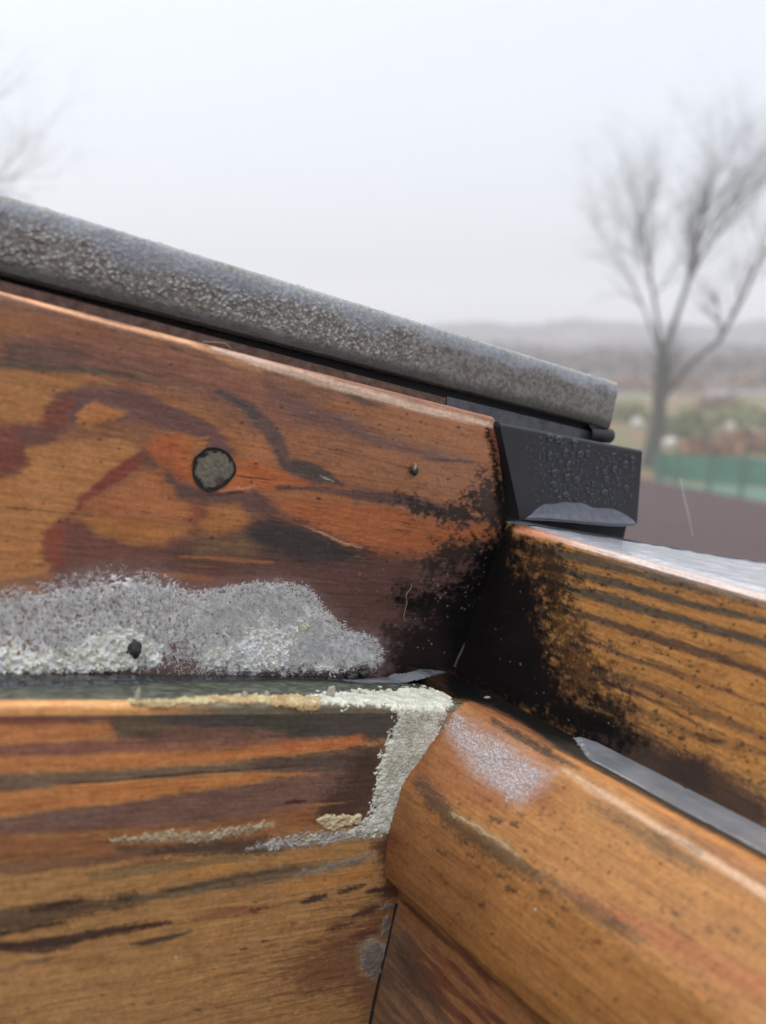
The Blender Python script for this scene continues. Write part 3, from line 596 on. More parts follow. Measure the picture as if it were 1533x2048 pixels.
# --- seam bead in the concave corner
pts = [hit(x, y, 'v', -0.25) for x, y in ((1012, 1062), (1001, 1090), (990, 1130), (975, 1175), (960, 1215), (945, 1255), (930, 1290), (916, 1318), (910, 1334))]
pts = np.array([np.interp(np.linspace(0, 8, 40), range(9), [p[i] for p in pts]) for i in range(3)]).T
V_, F_ = tube(pts, np.linspace(0.2, 0.42, 40), 8); M_BEAD = simple('grey_sealant', (0.035, 0.036, 0.042), 0.3, 0, 500, 0.3)
plain('sealant_bead', V_, F_, M_BEAD, sash, smooth=True, scale=MM)

# ================================================================== COVER RAIL above the sash
rail = empty('roof_window_cover_rail', 'long grey metal cover rail crusted with droplets and lichen above the sash', 'metal rail')
vR = 10.0
rb0 = hit(0, 548, 'v', vR); rb1 = hit(1220, 857, 'v', vR); rt0 = hit(0, 385, 'v', vR); rt1 = hit(1212, 757, 'v', vR)
print('rail', rb0, rb1, rt0, rt1)
SR = np.concatenate([np.linspace(-860, -170, 12), np.arange(-165, rb1[0], 0.25)])
def rail_prof():
    h = 1.0
    return resample([(9.0, -0.02), (0.5, -0.02), (0, 0.03), (0.0, 0.80)] + [(3.4 * (1 - math.cos(R(a))), 0.80 + 0.20 * math.sin(R(a))) for a in range(10, 91, 10)] + [(5, 1.0), (14, 1.0), (30, 0.96)], 0.02)
pr = rail_prof()
# resample evenly in mm, height about 22 mm
def even(pts, H, step):
    q = np.array(pts) * np.array([1, H]); return resample(q, step)
nb = lambda u: np.interp(u, [rb0[0], rb1[0]], [rb0[2], rb1[2]]); ntp = lambda u: np.interp(u, [rt0[0], rt1[0]], [rt0[2], rt1[2]])
for nm, f_, a_, b_2 in (('nb', nb, rb0, rb1), ('nt', ntp, rt0, rt1)): pass
ev_ = even([(9.0, -0.02), (0.5, -0.02), (0, 0.03), (0.0, 0.72)] + [(1.8 * (1 - math.cos(R(a))), 0.72 + 0.28 * math.sin(R(a))) for a in range(10, 91, 10)] + [(6, 1.0), (16, 0.99), (30, 0.95)], 20, 0.27)
PR = np.zeros((len(SR), len(ev_), 3)); U = SR[:, None]
slope_b = (rb1[2] - rb0[2]) / (rb1[0] - rb0[0]); slope_t = (rt1[2] - rt0[2]) / (rt1[0] - rt0[0])
NBt = rb0[2] + slope_b * (U - rb0[0]); NTp = rt0[2] + slope_t * (U - rt0[0])
lim = SR < -170
PR[..., 0] = U; PR[..., 1] = vR + ev_[None, :, 0]; PR[..., 2] = NBt + (NTp - NBt) * ev_[None, :, 1] / 20
hh = ev_[None, :, 1] / 20 * np.ones_like(U)
NR = normals(PR, facing(PR))
wx_ = (fbm(U * 0.8, PR[..., 2] * 0.8, 90) - 0.5) * 0.9; d1 = worley(U * 0.85 + wx_, PR[..., 2] * 0.85 + wx_, 11); d2 = worley(U * 2.0, PR[..., 2] * 2.0 + PR[..., 1], 23)
cap = lambda d, r: np.sqrt(np.clip(1 - (d / r) ** 2, 0, 1))
reg = sstep(0.10, 0.28, hh) * sstep(1.02, 0.9, hh) * sstep(-6, -45, U)
patch = fbm(U * 0.12, PR[..., 2] * 0.25, 71)
relief = reg * (1 - 0.7 * sstep(0.6, 0.85, hh)) * (0.19 * cap(d1, 0.38) * sstep(0.35, 0.5, fbm(U * 0.3, PR[..., 2] * 0.3, 72)) + 0.10 * cap(d2, 0.36)) + 0.10 * fbm(U * 2, PR[..., 2] * 2, 73)
relief += 0.25 * sstep(0.6, 0.8, fbm(U * 1.2, PR[..., 1] * 1.2, 74)) * sstep(0.85, 0.98, hh)
rc = np.zeros(PR.shape[:2] + (4,))
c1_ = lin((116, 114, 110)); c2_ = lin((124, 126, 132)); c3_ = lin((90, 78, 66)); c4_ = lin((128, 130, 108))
q = sstep(0.55, 0.80, hh + (fbm(U * 0.08, hh * 3, 76) - 0.5) * 0.6)[..., None]  # bluish upper band: sky reflection on the wet metal put into the colour
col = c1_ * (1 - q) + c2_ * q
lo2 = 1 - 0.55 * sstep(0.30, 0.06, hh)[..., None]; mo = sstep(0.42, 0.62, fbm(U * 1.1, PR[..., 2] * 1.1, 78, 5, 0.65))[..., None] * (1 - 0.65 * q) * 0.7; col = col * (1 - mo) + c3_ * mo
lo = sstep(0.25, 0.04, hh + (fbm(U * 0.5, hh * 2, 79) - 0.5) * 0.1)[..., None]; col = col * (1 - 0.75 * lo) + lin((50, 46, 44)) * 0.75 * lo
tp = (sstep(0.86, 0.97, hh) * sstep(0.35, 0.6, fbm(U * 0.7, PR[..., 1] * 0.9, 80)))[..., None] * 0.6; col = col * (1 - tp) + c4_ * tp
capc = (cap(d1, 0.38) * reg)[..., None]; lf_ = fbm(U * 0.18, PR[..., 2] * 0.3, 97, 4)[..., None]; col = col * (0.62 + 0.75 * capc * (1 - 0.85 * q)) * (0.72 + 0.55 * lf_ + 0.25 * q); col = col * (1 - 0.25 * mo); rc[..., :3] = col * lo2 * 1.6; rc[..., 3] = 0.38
def paint_mat(name, bs_scale, metal=0.0, coat=0.5):
    m, t, bs = mat(name); at = nd(t, 'ShaderNodeAttribute', attribute_name='paint'); n = noise_node(t, bs_scale, 5, 0.7)
    c = ramp(t, n.outputs[0], [(0.3, (0.8, 0.8, 0.8)), (0.6, (1.05, 1.05, 1.05))]); t.links.new(mul(t, at.outputs['Color'], c.outputs[0]), bs.inputs['Base Color'])
    t.links.new(at.outputs['Alpha'], bs.inputs['Roughness']); bs.inputs['Metallic'].default_value = metal
    bs.inputs['Coat Weight'].default_value = coat; bs.inputs['Coat Roughness'].default_value = 0.15; bump(t, bs, n.outputs[0], 0.2, 0.0001); return m
M_RAIL = paint_mat('wet_lichened_grey_metal', 1100, 0.15)
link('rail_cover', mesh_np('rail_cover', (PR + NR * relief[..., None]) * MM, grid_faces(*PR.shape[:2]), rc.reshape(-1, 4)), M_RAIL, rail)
# closed end of the rail
i_e = np.array([p for p in PR[-1]]); cen = i_e.mean(0)
Ve = [tuple(p + np.array([0.02, 0, 0])) for p in i_e] + [tuple(cen + np.array([0.4, 0, 0]))]
plain('end_cap', Ve, [(i, i + 1, len(i_e)) for i in range(len(i_e) - 1)], M_PLATE, rail, scale=MM)
M_DIRTY = simple('dirty_brown_wood', (0.10, 0.055, 0.042), 0.8, 0, 500, 0.6, 0.6, 0.0003)
q0 = hit(0, 561, 'v', 2.4); q1 = hit(893, 796, 'v', 2.4); sl_ = (q1[2] - q0[2]) / (q1[0] - q0[0])
rb_ = [(-860, 2.4, H_A - 1.5), (q1[0], 2.4, H_A - 1.5), (q1[0], 2.4, q1[2]), (-860, 2.4, q0[2] + sl_ * (-860 - q0[0]))]
plain('rebate_strip', rb_ + [(p[0], 5.5, p[2]) for p in rb_], [(0, 1, 2, 3), (7, 6, 5, 4), (3, 2, 6, 7), (1, 5, 6, 2), (0, 4, 5, 1), (0, 3, 7, 4)], M_DIRTY, sash, scale=MM)
# added black fill standing for shade under the rail, grey plate and rubber end
g0 = -860
bxx = lambda u: H_A
gp = [(-860, vR + 3.4, H_A - 6), (46, vR + 3.4, H_A - 6), (46, vR + 12, H_A - 6), (-860, vR + 12, H_A - 6)]
top_ = [(p[0], p[1], rb0[2] + slope_b * (p[0] - rb0[0]) + 3) for p in gp]
plain('gap_shade_fill', gp + top_, [(0, 1, 5, 4), (1, 2, 6, 5), (2, 3, 7, 6), (3, 0, 4, 7), (4, 5, 6, 7), (3, 2, 1, 0)], M_DARK, rail, scale=MM)
pp = [hit(895, 792, 'v', vR + 2), hit(1205, 868, 'v', vR + 2), hit(1205, 900, 'v', vR + 2), hit(892, 838, 'v', vR + 2)]
pq = [p + np.array([0, 1.2, 0]) for p in pp]
plain('lower_plate', list(pp) + pq, [(3, 2, 1, 0), (4, 5, 6, 7), (0, 1, 5, 4), (1, 2, 6, 5), (2, 3, 7, 6), (3, 0, 4, 7)], M_PLATE, rail, scale=MM, bevel=0.0003)
e0 = hit(1178, 868, 'v', vR + 1); e1 = hit(1222, 872, 'v', vR + 1)
ts, tf = tube([e0 + np.array([0, 0.5, 0]), (e0 + e1) / 2 + np.array([0, 0.5, 0]), e1 + np.array([0, 0.5, 0]), e1 + np.array([0.7, 0.5, 0]), e1 + np.array([1.1, 0.5, 0])], [2.3, 2.3, 2.3, 1.7, 0.2], 16)
plain('rubber_end', ts, tf, M_RUBBER, rail, smooth=True, scale=MM)

# ================================================================== WINDOW FRAME (lower boards and ledge)
frame = empty('window_frame', 'lower wooden window frame with mitred mouldings meeting under the mouldy ledge', 'window frame')
vL = -27.0
profL = resample([(1.5, -9), (0.2, -6.5), (-2, -5.4), (-6, -4.2), (-20, -1.2), (-25.8, -0.25)] + arc(-26.0, -1.25, 1.0, 90, 180, 5) + [(vL, -102)], FINE)
SL = np.concatenate([np.linspace(-860, -160, 15), np.arange(-152, -16.9, FINE)])
def taperL(P):                                      # the groove is deep at the far left and shallow at the corner
    t = np.clip(-P[..., 0] / 119.0, 0, 1.3); P[..., 2] = np.where(P[..., 2] > -9.1, np.where(P[..., 1] > -25.8, P[..., 2] * (0.12 + 0.88 * t), P[..., 2]), P[..., 2])
    P[..., 2] -= np.where(P[..., 0] > -60, 1.0 * sstep(-60, -30, P[..., 0]), 0)
PLg = sweep(profL, SL, 'u', taperL)
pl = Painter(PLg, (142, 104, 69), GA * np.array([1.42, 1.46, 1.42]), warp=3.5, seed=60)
B_ = pl.blob; L_ = pl.line
B_((100, 68, 62), [(-20, 1414), (230, 1414), (240, 1442), (150, 1452), (-20, 1454)], 5, streak=3)
B_((118, 66, 54), [(-20, 1436), (150, 1442), (140, 1452), (-20, 1454)], 4, 0.6, 3)
B_((96, 70, 63), [(210, 1420), (820, 1412), (800, 1480), (600, 1485), (330, 1496), (230, 1490)], 8)
B_((58, 56, 57), [(250, 1418), (820, 1410), (810, 1455), (790, 1474), (700, 1479), (600, 1482), (560, 1466), (400, 1452), (330, 1448), (240, 1436)], 7, streak=8)
B_((76, 66, 52), [(215, 1430), (300, 1430), (335, 1458), (300, 1482), (240, 1474)], 9, 0.8, 10, 5)
B_((52, 52, 42), [(520, 1430), (600, 1425), (640, 1450), (560, 1462), (490, 1458)], 9, 0.6, 6, 9)
B_((153, 98, 64), [(-20, 1452), (150, 1452), (215, 1450), (232, 1470), (150, 1486), (-20, 1490)], 4, streak=4)
B_((116, 76, 67), [(-20, 1492), (60, 1486), (200, 1482), (420, 1492), (560, 1478), (640, 1478), (560, 1494), (400, 1502), (250, 1506), (100, 1516), (-20, 1516)], 4, streak=4)
B_((157, 101, 64), [(-20, 1516), (160, 1511), (240, 1505), (400, 1503), (520, 1491), (640, 1481), (722, 1474), (738, 1488), (680, 1500), (560, 1514), (430, 1527), (300, 1536), (-20, 1552)], 4, streak=4)
B_((150, 84, 54), [(560, 1488), (722, 1474), (738, 1488), (560, 1510)], 6, 0.7)
B_((98, 80, 68), [(-20, 1552), (300, 1537), (430, 1528), (560, 1515), (750, 1496), (750, 1545), (640, 1546), (500, 1546), (400, 1552), (130, 1572), (-20, 1588)], 4, streak=4)
B_((70, 58, 58), [(500, 1525), (640, 1508), (750, 1496), (750, 1545), (640, 1545), (520, 1542)], 9, 0.85)
B_((158, 103, 64), [(-20, 1588), (130, 1574), (180, 1566), (400, 1553), (500, 1547), (650, 1546), (560, 1554), (470, 1571), (400, 1582), (240, 1605), (110, 1621), (-20, 1637)], 3, streak=3)
L_((134, 80, 54), [(0, 1618), (110, 1605), (240, 1595)], [14, 10, 3], 5, 0.6)
B_((98, 73, 67), [(-20, 1637), (240, 1606), (400, 1583), (560, 1556), (700, 1542), (760, 1560), (730, 1600), (700, 1640), (560, 1642), (400, 1655), (200, 1664), (-20, 1672)], 4, streak=5)
B_((120, 79, 54), [(-20, 1668), (200, 1662), (420, 1648), (560, 1622), (680, 1600), (700, 1640), (560, 1680), (250, 1730), (-20, 1735)], 10)
B_((56, 42, 41), [(640, 1602), (690, 1560), (720, 1500), (775, 1480), (770, 1620), (720, 1660), (630, 1640)], 12, 0.9, 8, 14)
L_((60, 34, 32), [(570, 1608), (590, 1603), (612, 1604)], [3, 8, 3], 3)
L_((34, 28, 28), [(140, 1568), (230, 1563), (300, 1555), (400, 1547), (500, 1541), (640, 1529)], [3, 2, 3.5, 3.5, 2, 1], 2, 0.9, 1, h=-0.2)
# bevel dirt and dark streaks of the lower field
L_((60, 52, 48), [(240, 1700), (320, 1704), (420, 1698), (520, 1694), (620, 1680), (720, 1672)], [8, 24, 26, 34, 18, 8], 8, 0.9, 6, 10)
L_((100, 72, 58), [(-10, 1738), (100, 1730), (220, 1718), (300, 1702)], [22, 22, 16, 10], 8, 0.85)
L_((104, 84, 60), [(180, 1752), (300, 1738), (400, 1728), (500, 1715)], [14, 30, 24, 10], 8, 0.8, 8, 6)
B_((66, 53, 46), [(-20, 1822), (80, 1814), (160, 1800), (220, 1796), (275, 1788), (290, 1802), (230, 1822), (150, 1840), (90, 1855), (-20, 1874)], 8, 0.85, 9, 12)
L_((44, 34, 34), [(60, 1822), (140, 1806), (170, 1802)], [6, 14, 6], 5, 0.8); L_((44, 34, 34), [(-10, 1872), (60, 1858), (130, 1845)], [9, 7, 4], 4, 0.9); L_((48, 38, 38), [(240, 1798), (275, 1795)], [8, 16], 5, 0.8)
L_((92, 76, 61), [(270, 1800), (340, 1788), (420, 1772), (500, 1760), (580, 1744), (640, 1738), (720, 1722)], [14, 18, 28, 32, 26, 16, 10], 6, 0.95, 6)
L_((58, 48, 42), [(320, 1782), (380, 1776), (440, 1764), (520, 1748), (590, 1736)], [8, 9, 6, 5, 2], 4, 0.7)
L_((54, 39, 38), [(-10, 1896), (60, 1892), (150, 1876), (250, 1858), (340, 1845)], [20, 26, 22, 18, 7], 5, 0.95, 5, 4)
L_((66, 50, 48), [(40, 1903), (90, 1900), (140, 1890)], [6, 16, 8], 5, 0.8); L_((60, 48, 42), [(262, 1890), (300, 1884), (345, 1874), (384, 1862)], [4, 14, 12, 4], 4, 0.92)
L_((108, 84, 76), [(52, 1930), (78, 1924), (104, 1918)], [8, 12, 5], 4, 0.8); L_((110, 72, 62), [(-10, 1944), (32, 1937)], [10, 5], 4, 0.8)
L_((112, 66, 52), [(380, 1838), (440, 1826), (480, 1820), (560, 1815)], [4, 16, 14, 4], 7, 0.7)
for a_, b_2, w_ in (((500, 1820), (535, 1817), 9), ((604, 1806), (650, 1792), 15), ((674, 1787), (734, 1770), 9), ((706, 1834), (762, 1812), 14), ((652, 1861), (706, 1846), 11), ((702, 1874), (750, 1864), 20), ((478, 1900), (492, 1898), 4), ((522, 1885), (534, 1882), 5), ((584, 1850), (594, 1848), 4), ((730, 1785), (770, 1778), 14)):
    L_((46, 35, 36), [a_, ((a_[0] + b_2[0]) / 2, (a_[1] + b_2[1]) / 2), b_2], [w_ * 0.5, w_, w_ * 0.5], 4, 0.92, 4, 4)
B_((96, 62, 48), [(560, 1945), (640, 1880), (700, 1840), (790, 1800), (790, 2060), (730, 2060), (700, 1990), (600, 1985)], 22, 0.75, 30)
for a_, b_2 in (((400, 1965), (640, 1905)), ((480, 1922), (700, 1868)), ((560, 1962), (760, 1925)), ((380, 2020), (640, 1978)), ((0, 2010), (300, 1968)), ((460, 2048), (720, 2000)), ((620, 1990), (760, 1955))):
    L_((92, 62, 46), [a_, b_2], [2, 10, 3], 6, 0.55, 6)
B_((150, 110, 74), [(-20, 1960), (300, 1930), (420, 1950), (300, 2060), (-20, 2060)], 24, 0.6, 12)
L_((156, 106, 62), [(560, 1778), (640, 1766), (740, 1745)], [8, 20, 14], 6, 0.8); L_((154, 106, 62), [(300, 1760), (440, 1738), (480, 1735)], [6, 26, 8], 8, 0.7)
B_((62, 40, 38), [(745, 1685), (800, 1660), (815, 1800), (760, 1800), (765, 1740)], 9, 0.85, 5, 6)
pl.specks((52, 40, 34), [(0, 1420), (780, 1420), (740, 2048), (0, 2048)], 150, 1.0, 3.0, 0.6, 2)
pl.specks((120, 78, 56), [(0, 1900), (740, 1900), (740, 2048), (0, 2048)], 80, 2.0, 8.0, 0.4, 3)
pl.specks((190, 180, 160), [(0, 1880), (740, 1880), (740, 2048), (0, 2048)], 16, 0.8, 2.4, 0.8, 1)
LP = [(0, 1420), (780, 1420), (740, 2048), (0, 2048)]
pl.fibres(LP, 90, (78, 56, 46), 40, 220, 1.0, 3.0, 0.45); pl.fibres(LP, 50, (178, 130, 88), 30, 160, 1.0, 2.6, 0.35); pl.fibres([(450, 1800), (770, 1760), (730, 2048), (500, 2048)], 40, (60, 42, 38), 20, 120, 1.5, 5, 0.5)
L_((168, 152, 128), [(225, 1684), (300, 1676), (400, 1674), (470, 1664), (545, 1650)], [3, 12, 15, 13, 8], 6, 0.62, 5, 9, rough=0.85)
L_((150, 142, 136), [(520, 1692), (600, 1682), (680, 1672), (760, 1668)], [6, 20, 20, 18], 7, 0.6, 5, 12, rough=0.85); L_((140, 126, 112), [(590, 1752), (660, 1734), (745, 1710)], [3, 12, 10], 6, 0.55, 5, 8, rough=0.85)
B_((150, 138, 122), [(722, 1895), (745, 1876), (772, 1890), (775, 1935), (750, 1956), (724, 1940)], 9, 0.7, 8, 10, rough=0.85)
# the arris and the ledge
kL = (pl.P[:, 2] > -2.4) & (pl.P[:, 1] < -24.5); q = sstep(-80, -105, pl.P[kL, 0])[:, None]
pl.c[kL] = (lin((188, 132, 88)) * q + lin((90, 84, 74)) * (1 - q)) * (0.8 + 0.4 * fbm(pl.P[kL, 0] * 0.6, pl.P[kL, 1] * 2, 33)[:, None])
kL = (pl.P[:, 1] >= -24.5)
g_ = fbm(pl.P[kL, 0] * 0.6, pl.P[kL, 1] * 0.9, 35, 5, 0.65)[:, None]
pl.c[kL] = lin((52, 54, 50)) * (1 - sstep(0.42, 0.62, g_)) + lin((86, 88, 80)) * sstep(0.42, 0.62, g_) * 1.0
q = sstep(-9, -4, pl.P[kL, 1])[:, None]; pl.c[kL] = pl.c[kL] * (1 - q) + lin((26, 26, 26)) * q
pl.r[kL] = 0.62
NL = normals(PLg, facing(PLg))
link('lower_stile_board', mesh_np('lower_stile_board', (PLg + NL * ((pl.st * 0.10 + pl.sp * 0.06 + pl.h).reshape(PLg.shape[:2]))[..., None]) * MM, grid_faces(*PLg.shape[:2]), pl.out()), M_WA, frame)

# --- lower rail board B with its moulding
def smooth_prof(pts, step, it=3):
    q = resample(pts, step)
    for _ in range(it): q[1:-1] = (q[:-2] + q[1:-1] * 2 + q[2:]) / 4
    return q
profM = smooth_prof([(2, -6), (0.5, -1.6), (-3, -1.0), (-10, -0.6), (-15, 0.2), (-18, 0.4), (-20.2, -0.4), (-22.6, -2.8), (-32.4, -18.0), (-33.3, -20.0), (-34.2, -30), (-33.4, -38), (-32.2, -42.6), (-30.6, -44.0), (-27.6, -45.2), (-26.9, -48), (-26.8, -102)], FINE, 5)
SM = np.concatenate([np.linspace(-1000, -130, 15), np.arange(-128, 0.5, FINE)])
PMg = sweep(profM, SM, 'v')
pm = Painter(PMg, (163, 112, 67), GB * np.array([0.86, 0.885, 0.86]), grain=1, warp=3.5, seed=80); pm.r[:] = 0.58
B_ = pm.blob; L_ = pm.line
B_((138, 80, 54), [(860, 1400), (960, 1420), (1120, 1520), (1100, 1620), (960, 1620), (840, 1590), (780, 1760), (760, 1700)], 24, 0.6, 12)
B_((112, 68, 50), [(760, 1640), (860, 1620), (960, 1720), (1000, 1820), (900, 1900), (760, 1800)], 28, 0.45, 12)
L_((176, 122, 70), [(1150, 1640), (1300, 1730), (1540, 1850)], [10, 50, 70], 26, 0.6, 12); L_((156, 92, 60), [(1150, 1790), (1300, 1860), (1540, 1990)], [10, 40, 50], 18, 0.7, 10)
L_((128, 80, 52), [(1330, 1640), (1430, 1700), (1540, 1770)], [6, 22, 20], 12, 0.7, 8, 5)
# ledge between seam and ridge
B_((50, 47, 44), [(900, 1335), (1160, 1470), (1540, 1640), (1560, 1760), (1250, 1572), (1100, 1494), (1000, 1434), (930, 1402), (890, 1396)], 5, 0.97, 4, 5)
B_(K, [(890, 1330), (1160, 1465), (1180, 1500), (1080, 1475), (980, 1420), (900, 1392)], 9, 0.9, 5, 6)
L_((150, 96, 66), [(925, 1402), (980, 1424), (1040, 1455), (1100, 1492)], [6, 14, 16, 10], 5, 0.85, 6, 7)
L_((46, 38, 34), [(985, 1440), (1040, 1474), (1110, 1512), (1160, 1536)], [10, 16, 18, 8], 6, 0.85, 6, 9)
L_((182, 122, 74), [(1110, 1502), (1240, 1572), (1350, 1634), (1540, 1738)], [8, 12, 14, 18], 5, 0.9, 4, 5)
L_((186, 146, 116), [(1130, 1540), (1180, 1575), (1240, 1606), (1330, 1664), (1420, 1718), (1550, 1800)], [8, 18, 16, 14, 16, 22], 5, 0.9, 4, 4, rough=0.28)  # pale gloss along the rounded ridge put into the colour
L_((110, 84, 58), [(1180, 1606), (1260, 1650), (1330, 1696), (1400, 1736)], [10, 26, 30, 14], 10, 0.75, 8, 10)
L_((96, 78, 58), [(1290, 1660), (1350, 1680), (1400, 1706)], [10, 8, 14], 5, 0.7, 5, 8)
# mildew under the moulding's shoulder
L_((70, 54, 46), [(845, 1570), (870, 1600), (900, 1635)], [30, 40, 24], 12, 0.85, 8, 12)
L_((74, 60, 46), [(900, 1640), (960, 1680), (1020, 1722), (1080, 1760)], [24, 44, 40, 10], 14, 0.8, 8, 14)
L_((92, 66, 50), [(1060, 1742), (1140, 1790), (1220, 1846), (1280, 1880)], [8, 22, 34, 18], 14, 0.7, 8, 14)
for x_, y_, r_ in ((1000, 1752, 12), (1025, 1780, 16), (1095, 1786, 16), (1134, 1818, 9), (1232, 1843, 15), (1250, 1856, 13), (1106, 1846, 8), (1195, 1884, 8), (1250, 1920, 9), (965, 1810, 7), (930, 1685, 8), (882, 1706, 10), (938, 1710, 9), (1470, 1860, 12), (1420, 1862, 8), (1350, 1830, 6), (1030, 1650, 12), (990, 1640, 16), (1040, 1630, 10)):
    L_((62, 46, 40), [(x_ - r_ / 2, y_ - 2), (x_ + r_ / 2, y_ + 2)], [r_ * 0.7, r_ * 0.7], 5, 0.8, 3, 8)
pm.specks((80, 52, 38), [(900, 1500), (1100, 1560), (1540, 1800), (1540, 2040), (1300, 1980), (880, 1650)], 420, 1.2, 4.0, 0.75, 1.2)
pm.specks((74, 50, 40), [(800, 1700), (900, 1640), (1300, 1880), (1500, 2048), (1200, 2048), (900, 1850)], 130, 1.2, 4.5, 0.6, 1.2)
pm.specks((200, 195, 185), [(1060, 1818), (1074, 1818), (1070, 1830)], 1, 3, 3.2, 1, 1)
B_(K, [(700, 1320), (940, 1320), (960, 1400), (900, 1402), (700, 1402)], 5, 0.92, 4, 6)
MP = [(900, 1500), (1100, 1560), (1540, 1800), (1540, 2040), (1100, 2040), (800, 1750)]
pm.fibres(MP, 60, (110, 74, 50), 40, 240, 1.0, 4.0, 0.4); pm.fibres(MP, 40, (184, 130, 84), 30, 160, 1.0, 3.0, 0.35)
B_((186, 170, 172), [(900, 1420), (960, 1456), (1020, 1490), (1070, 1528), (1104, 1548), (1075, 1580), (1040, 1612), (1000, 1582), (950, 1550), (915, 1500), (890, 1460)], 16, 0.62, 8, 26, rough=0.85)
L_((170, 146, 112), [(905, 1626), (960, 1656), (1000, 1684), (1040, 1712)], [4, 9, 8, 2], 5, 0.6, 4, 8)
# recessed lower face
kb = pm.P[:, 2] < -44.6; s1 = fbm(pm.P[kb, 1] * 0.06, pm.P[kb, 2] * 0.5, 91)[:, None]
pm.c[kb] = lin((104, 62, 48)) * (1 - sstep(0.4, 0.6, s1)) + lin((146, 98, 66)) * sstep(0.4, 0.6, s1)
B_((112, 96, 82), [(770, 1830), (820, 1860), (850, 1960), (900, 2048), (740, 2060)], 16, 0.5, 10, 10)
L_((64, 46, 38), [(800, 1900), (830, 1960), (880, 2010)], [10, 40, 20], 16, 0.6, 8, 12)
NM = normals(PMg, facing(PMg))
behind = PMg[..., 1] > vL + 0.2; PMd = PMg + NM * ((pm.st * 0.08 + pm.sp * 0.08).reshape(PMg.shape[:2]))[..., None]; PMd[..., 0] = np.where(behind, np.maximum(PMd[..., 0], -17.2), PMd[..., 0])
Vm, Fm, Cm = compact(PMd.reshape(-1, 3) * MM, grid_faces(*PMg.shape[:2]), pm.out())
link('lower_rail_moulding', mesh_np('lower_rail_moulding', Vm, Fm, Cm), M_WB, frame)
box('frame_core', (-860, -25.2, -110), (-34, 40, -9.5), M_DARK, frame)
box('frame_core', (-24, -1000, -110), (28, 40, -7), M_DARK, frame)
# the open crack where the two lower boards meet
ck = [hit(x, y, 'v', vL - 0.12) for x, y in ((794, 1806), (786, 1850), (776, 1890), (766, 1930), (757, 1965), (748, 2005), (738, 2060), (725, 2110))]
V_, F_ = tube(ck, [0.55, 0.5, 0.4, 0.3, 0.3, 0.35, 0.45, 0.5], 6); plain('joint_gap', V_, F_, M_DARK, frame, smooth=True, scale=MM)

# ================================================================== MOULD CRUSTS: height fields that rise out of the wood only where the growth is
class Surf:
    def __init__(s, prof, axis, taper=None, far=None): s.prof = prof; s.axis = axis; s.taper = taper
def crust(name, label, surf, polys, thick, freq, thr, colA, colB, res=0.16, edge=6, sharp=0.5, stretch=(1, 1), m=None, cat='mould', seed=0, gain=1.5, lump=0.0, srange=(-152, 9), flip=None, parent=None, group=None):
    prof = resample(surf.prof, res); L = np.arange(srange[0], srange[1], res)
    P0 = sweep(prof[::4], L[::4], surf.axis, surf.taper); x, y = proj(P0); inside = np.zeros(x.shape, bool)
    for V in polys:
        d = sd_poly(x, y, V if len(V) > 2 else V); inside |= d < edge * 2
    iu = np.where(inside.any(1))[0]; it = np.where(inside.any(0))[0]
    L = L[max(0, iu[0] * 4 - 4): iu[-1] * 4 + 8]; prof = prof[max(0, it[0] * 4 - 4): it[-1] * 4 + 8]
    P = sweep(prof, L, surf.axis, surf.taper); x, y = proj(P); N = normals(P, facing(P0) if flip is None else flip)
    ax = 0 if surf.axis == 'u' else 1; a = P[..., ax] * stretch[0]; b = np.broadcast_to(np.arange(len(prof)) * res, a.shape) * stretch[1]
    wob = (fbm(a * 0.7, b * 0.7, seed + 3, 4, 0.6) - 0.5) * edge * 2.6
    cov = np.zeros(x.shape)
    for V in polys: cov = np.maximum(cov, sstep(edge * 0.6, -edge, sd_poly(x, y, V) + wob))
    f = fbm(a * freq, b * freq, seed, 5, 0.62)
    w_ = 1 - worley(a * freq * 1.7, b * freq * 1.7, seed & 63) * 0.9
    thr = thr(x + (f - 0.5) * 160) if callable(thr) else thr
    h = cov * (0.55 * f + 0.45 * w_ * f * 1.6 - thr + 0.25 * cov) - 0.06
    h = np.where(h > 0, np.clip(h, 0, 1) ** sharp * thick * (1 + lump * (fbm(a * 0.25, b * 0.25, seed + 9) - 0.4) * 3), h * thick * 4 - 0.15)
    h = np.where(h > 0, h * (0.55 + 0.9 * fbm(a * freq * 3.5, b * freq * 3.5, seed + 17, 3, 0.7)), h)
    keepv = h > -0.35; kf = keepv[:-1, :-1] | keepv[1:, :-1] | keepv[:-1, 1:] | keepv[1:, 1:]
    t = np.clip(fbm(a * 0.5, b * 0.5, seed + 12) * 2 - 0.5, 0, 1)[..., None]
    c = (lin(colA) * (1 - t) + lin(colB) * t) * gain * (0.75 + 0.5 * f[..., None])
    col = np.concatenate([np.clip(c, 0, 0.93), np.full(c.shape[:2] + (1,), 0.8)], -1).reshape(-1, 4)
    V, F, c2 = compact((P + N * h[..., None]).reshape(-1, 3) * MM, grid_faces(*x.shape, keep=kf), col)
    o = link(name, mesh_np(name, V, F, c2), m or M_CRUST, parent)
    if parent: o['kind'] = 'stuff'
    print(name, len(F))
    if not parent: tag(o, label, cat, group, 'stuff')
    return o
S_AU = Surf(profA, 'u', taperA); S_AL = Surf(profL, 'u', taperL); S_BL = Surf(profM, 'v')
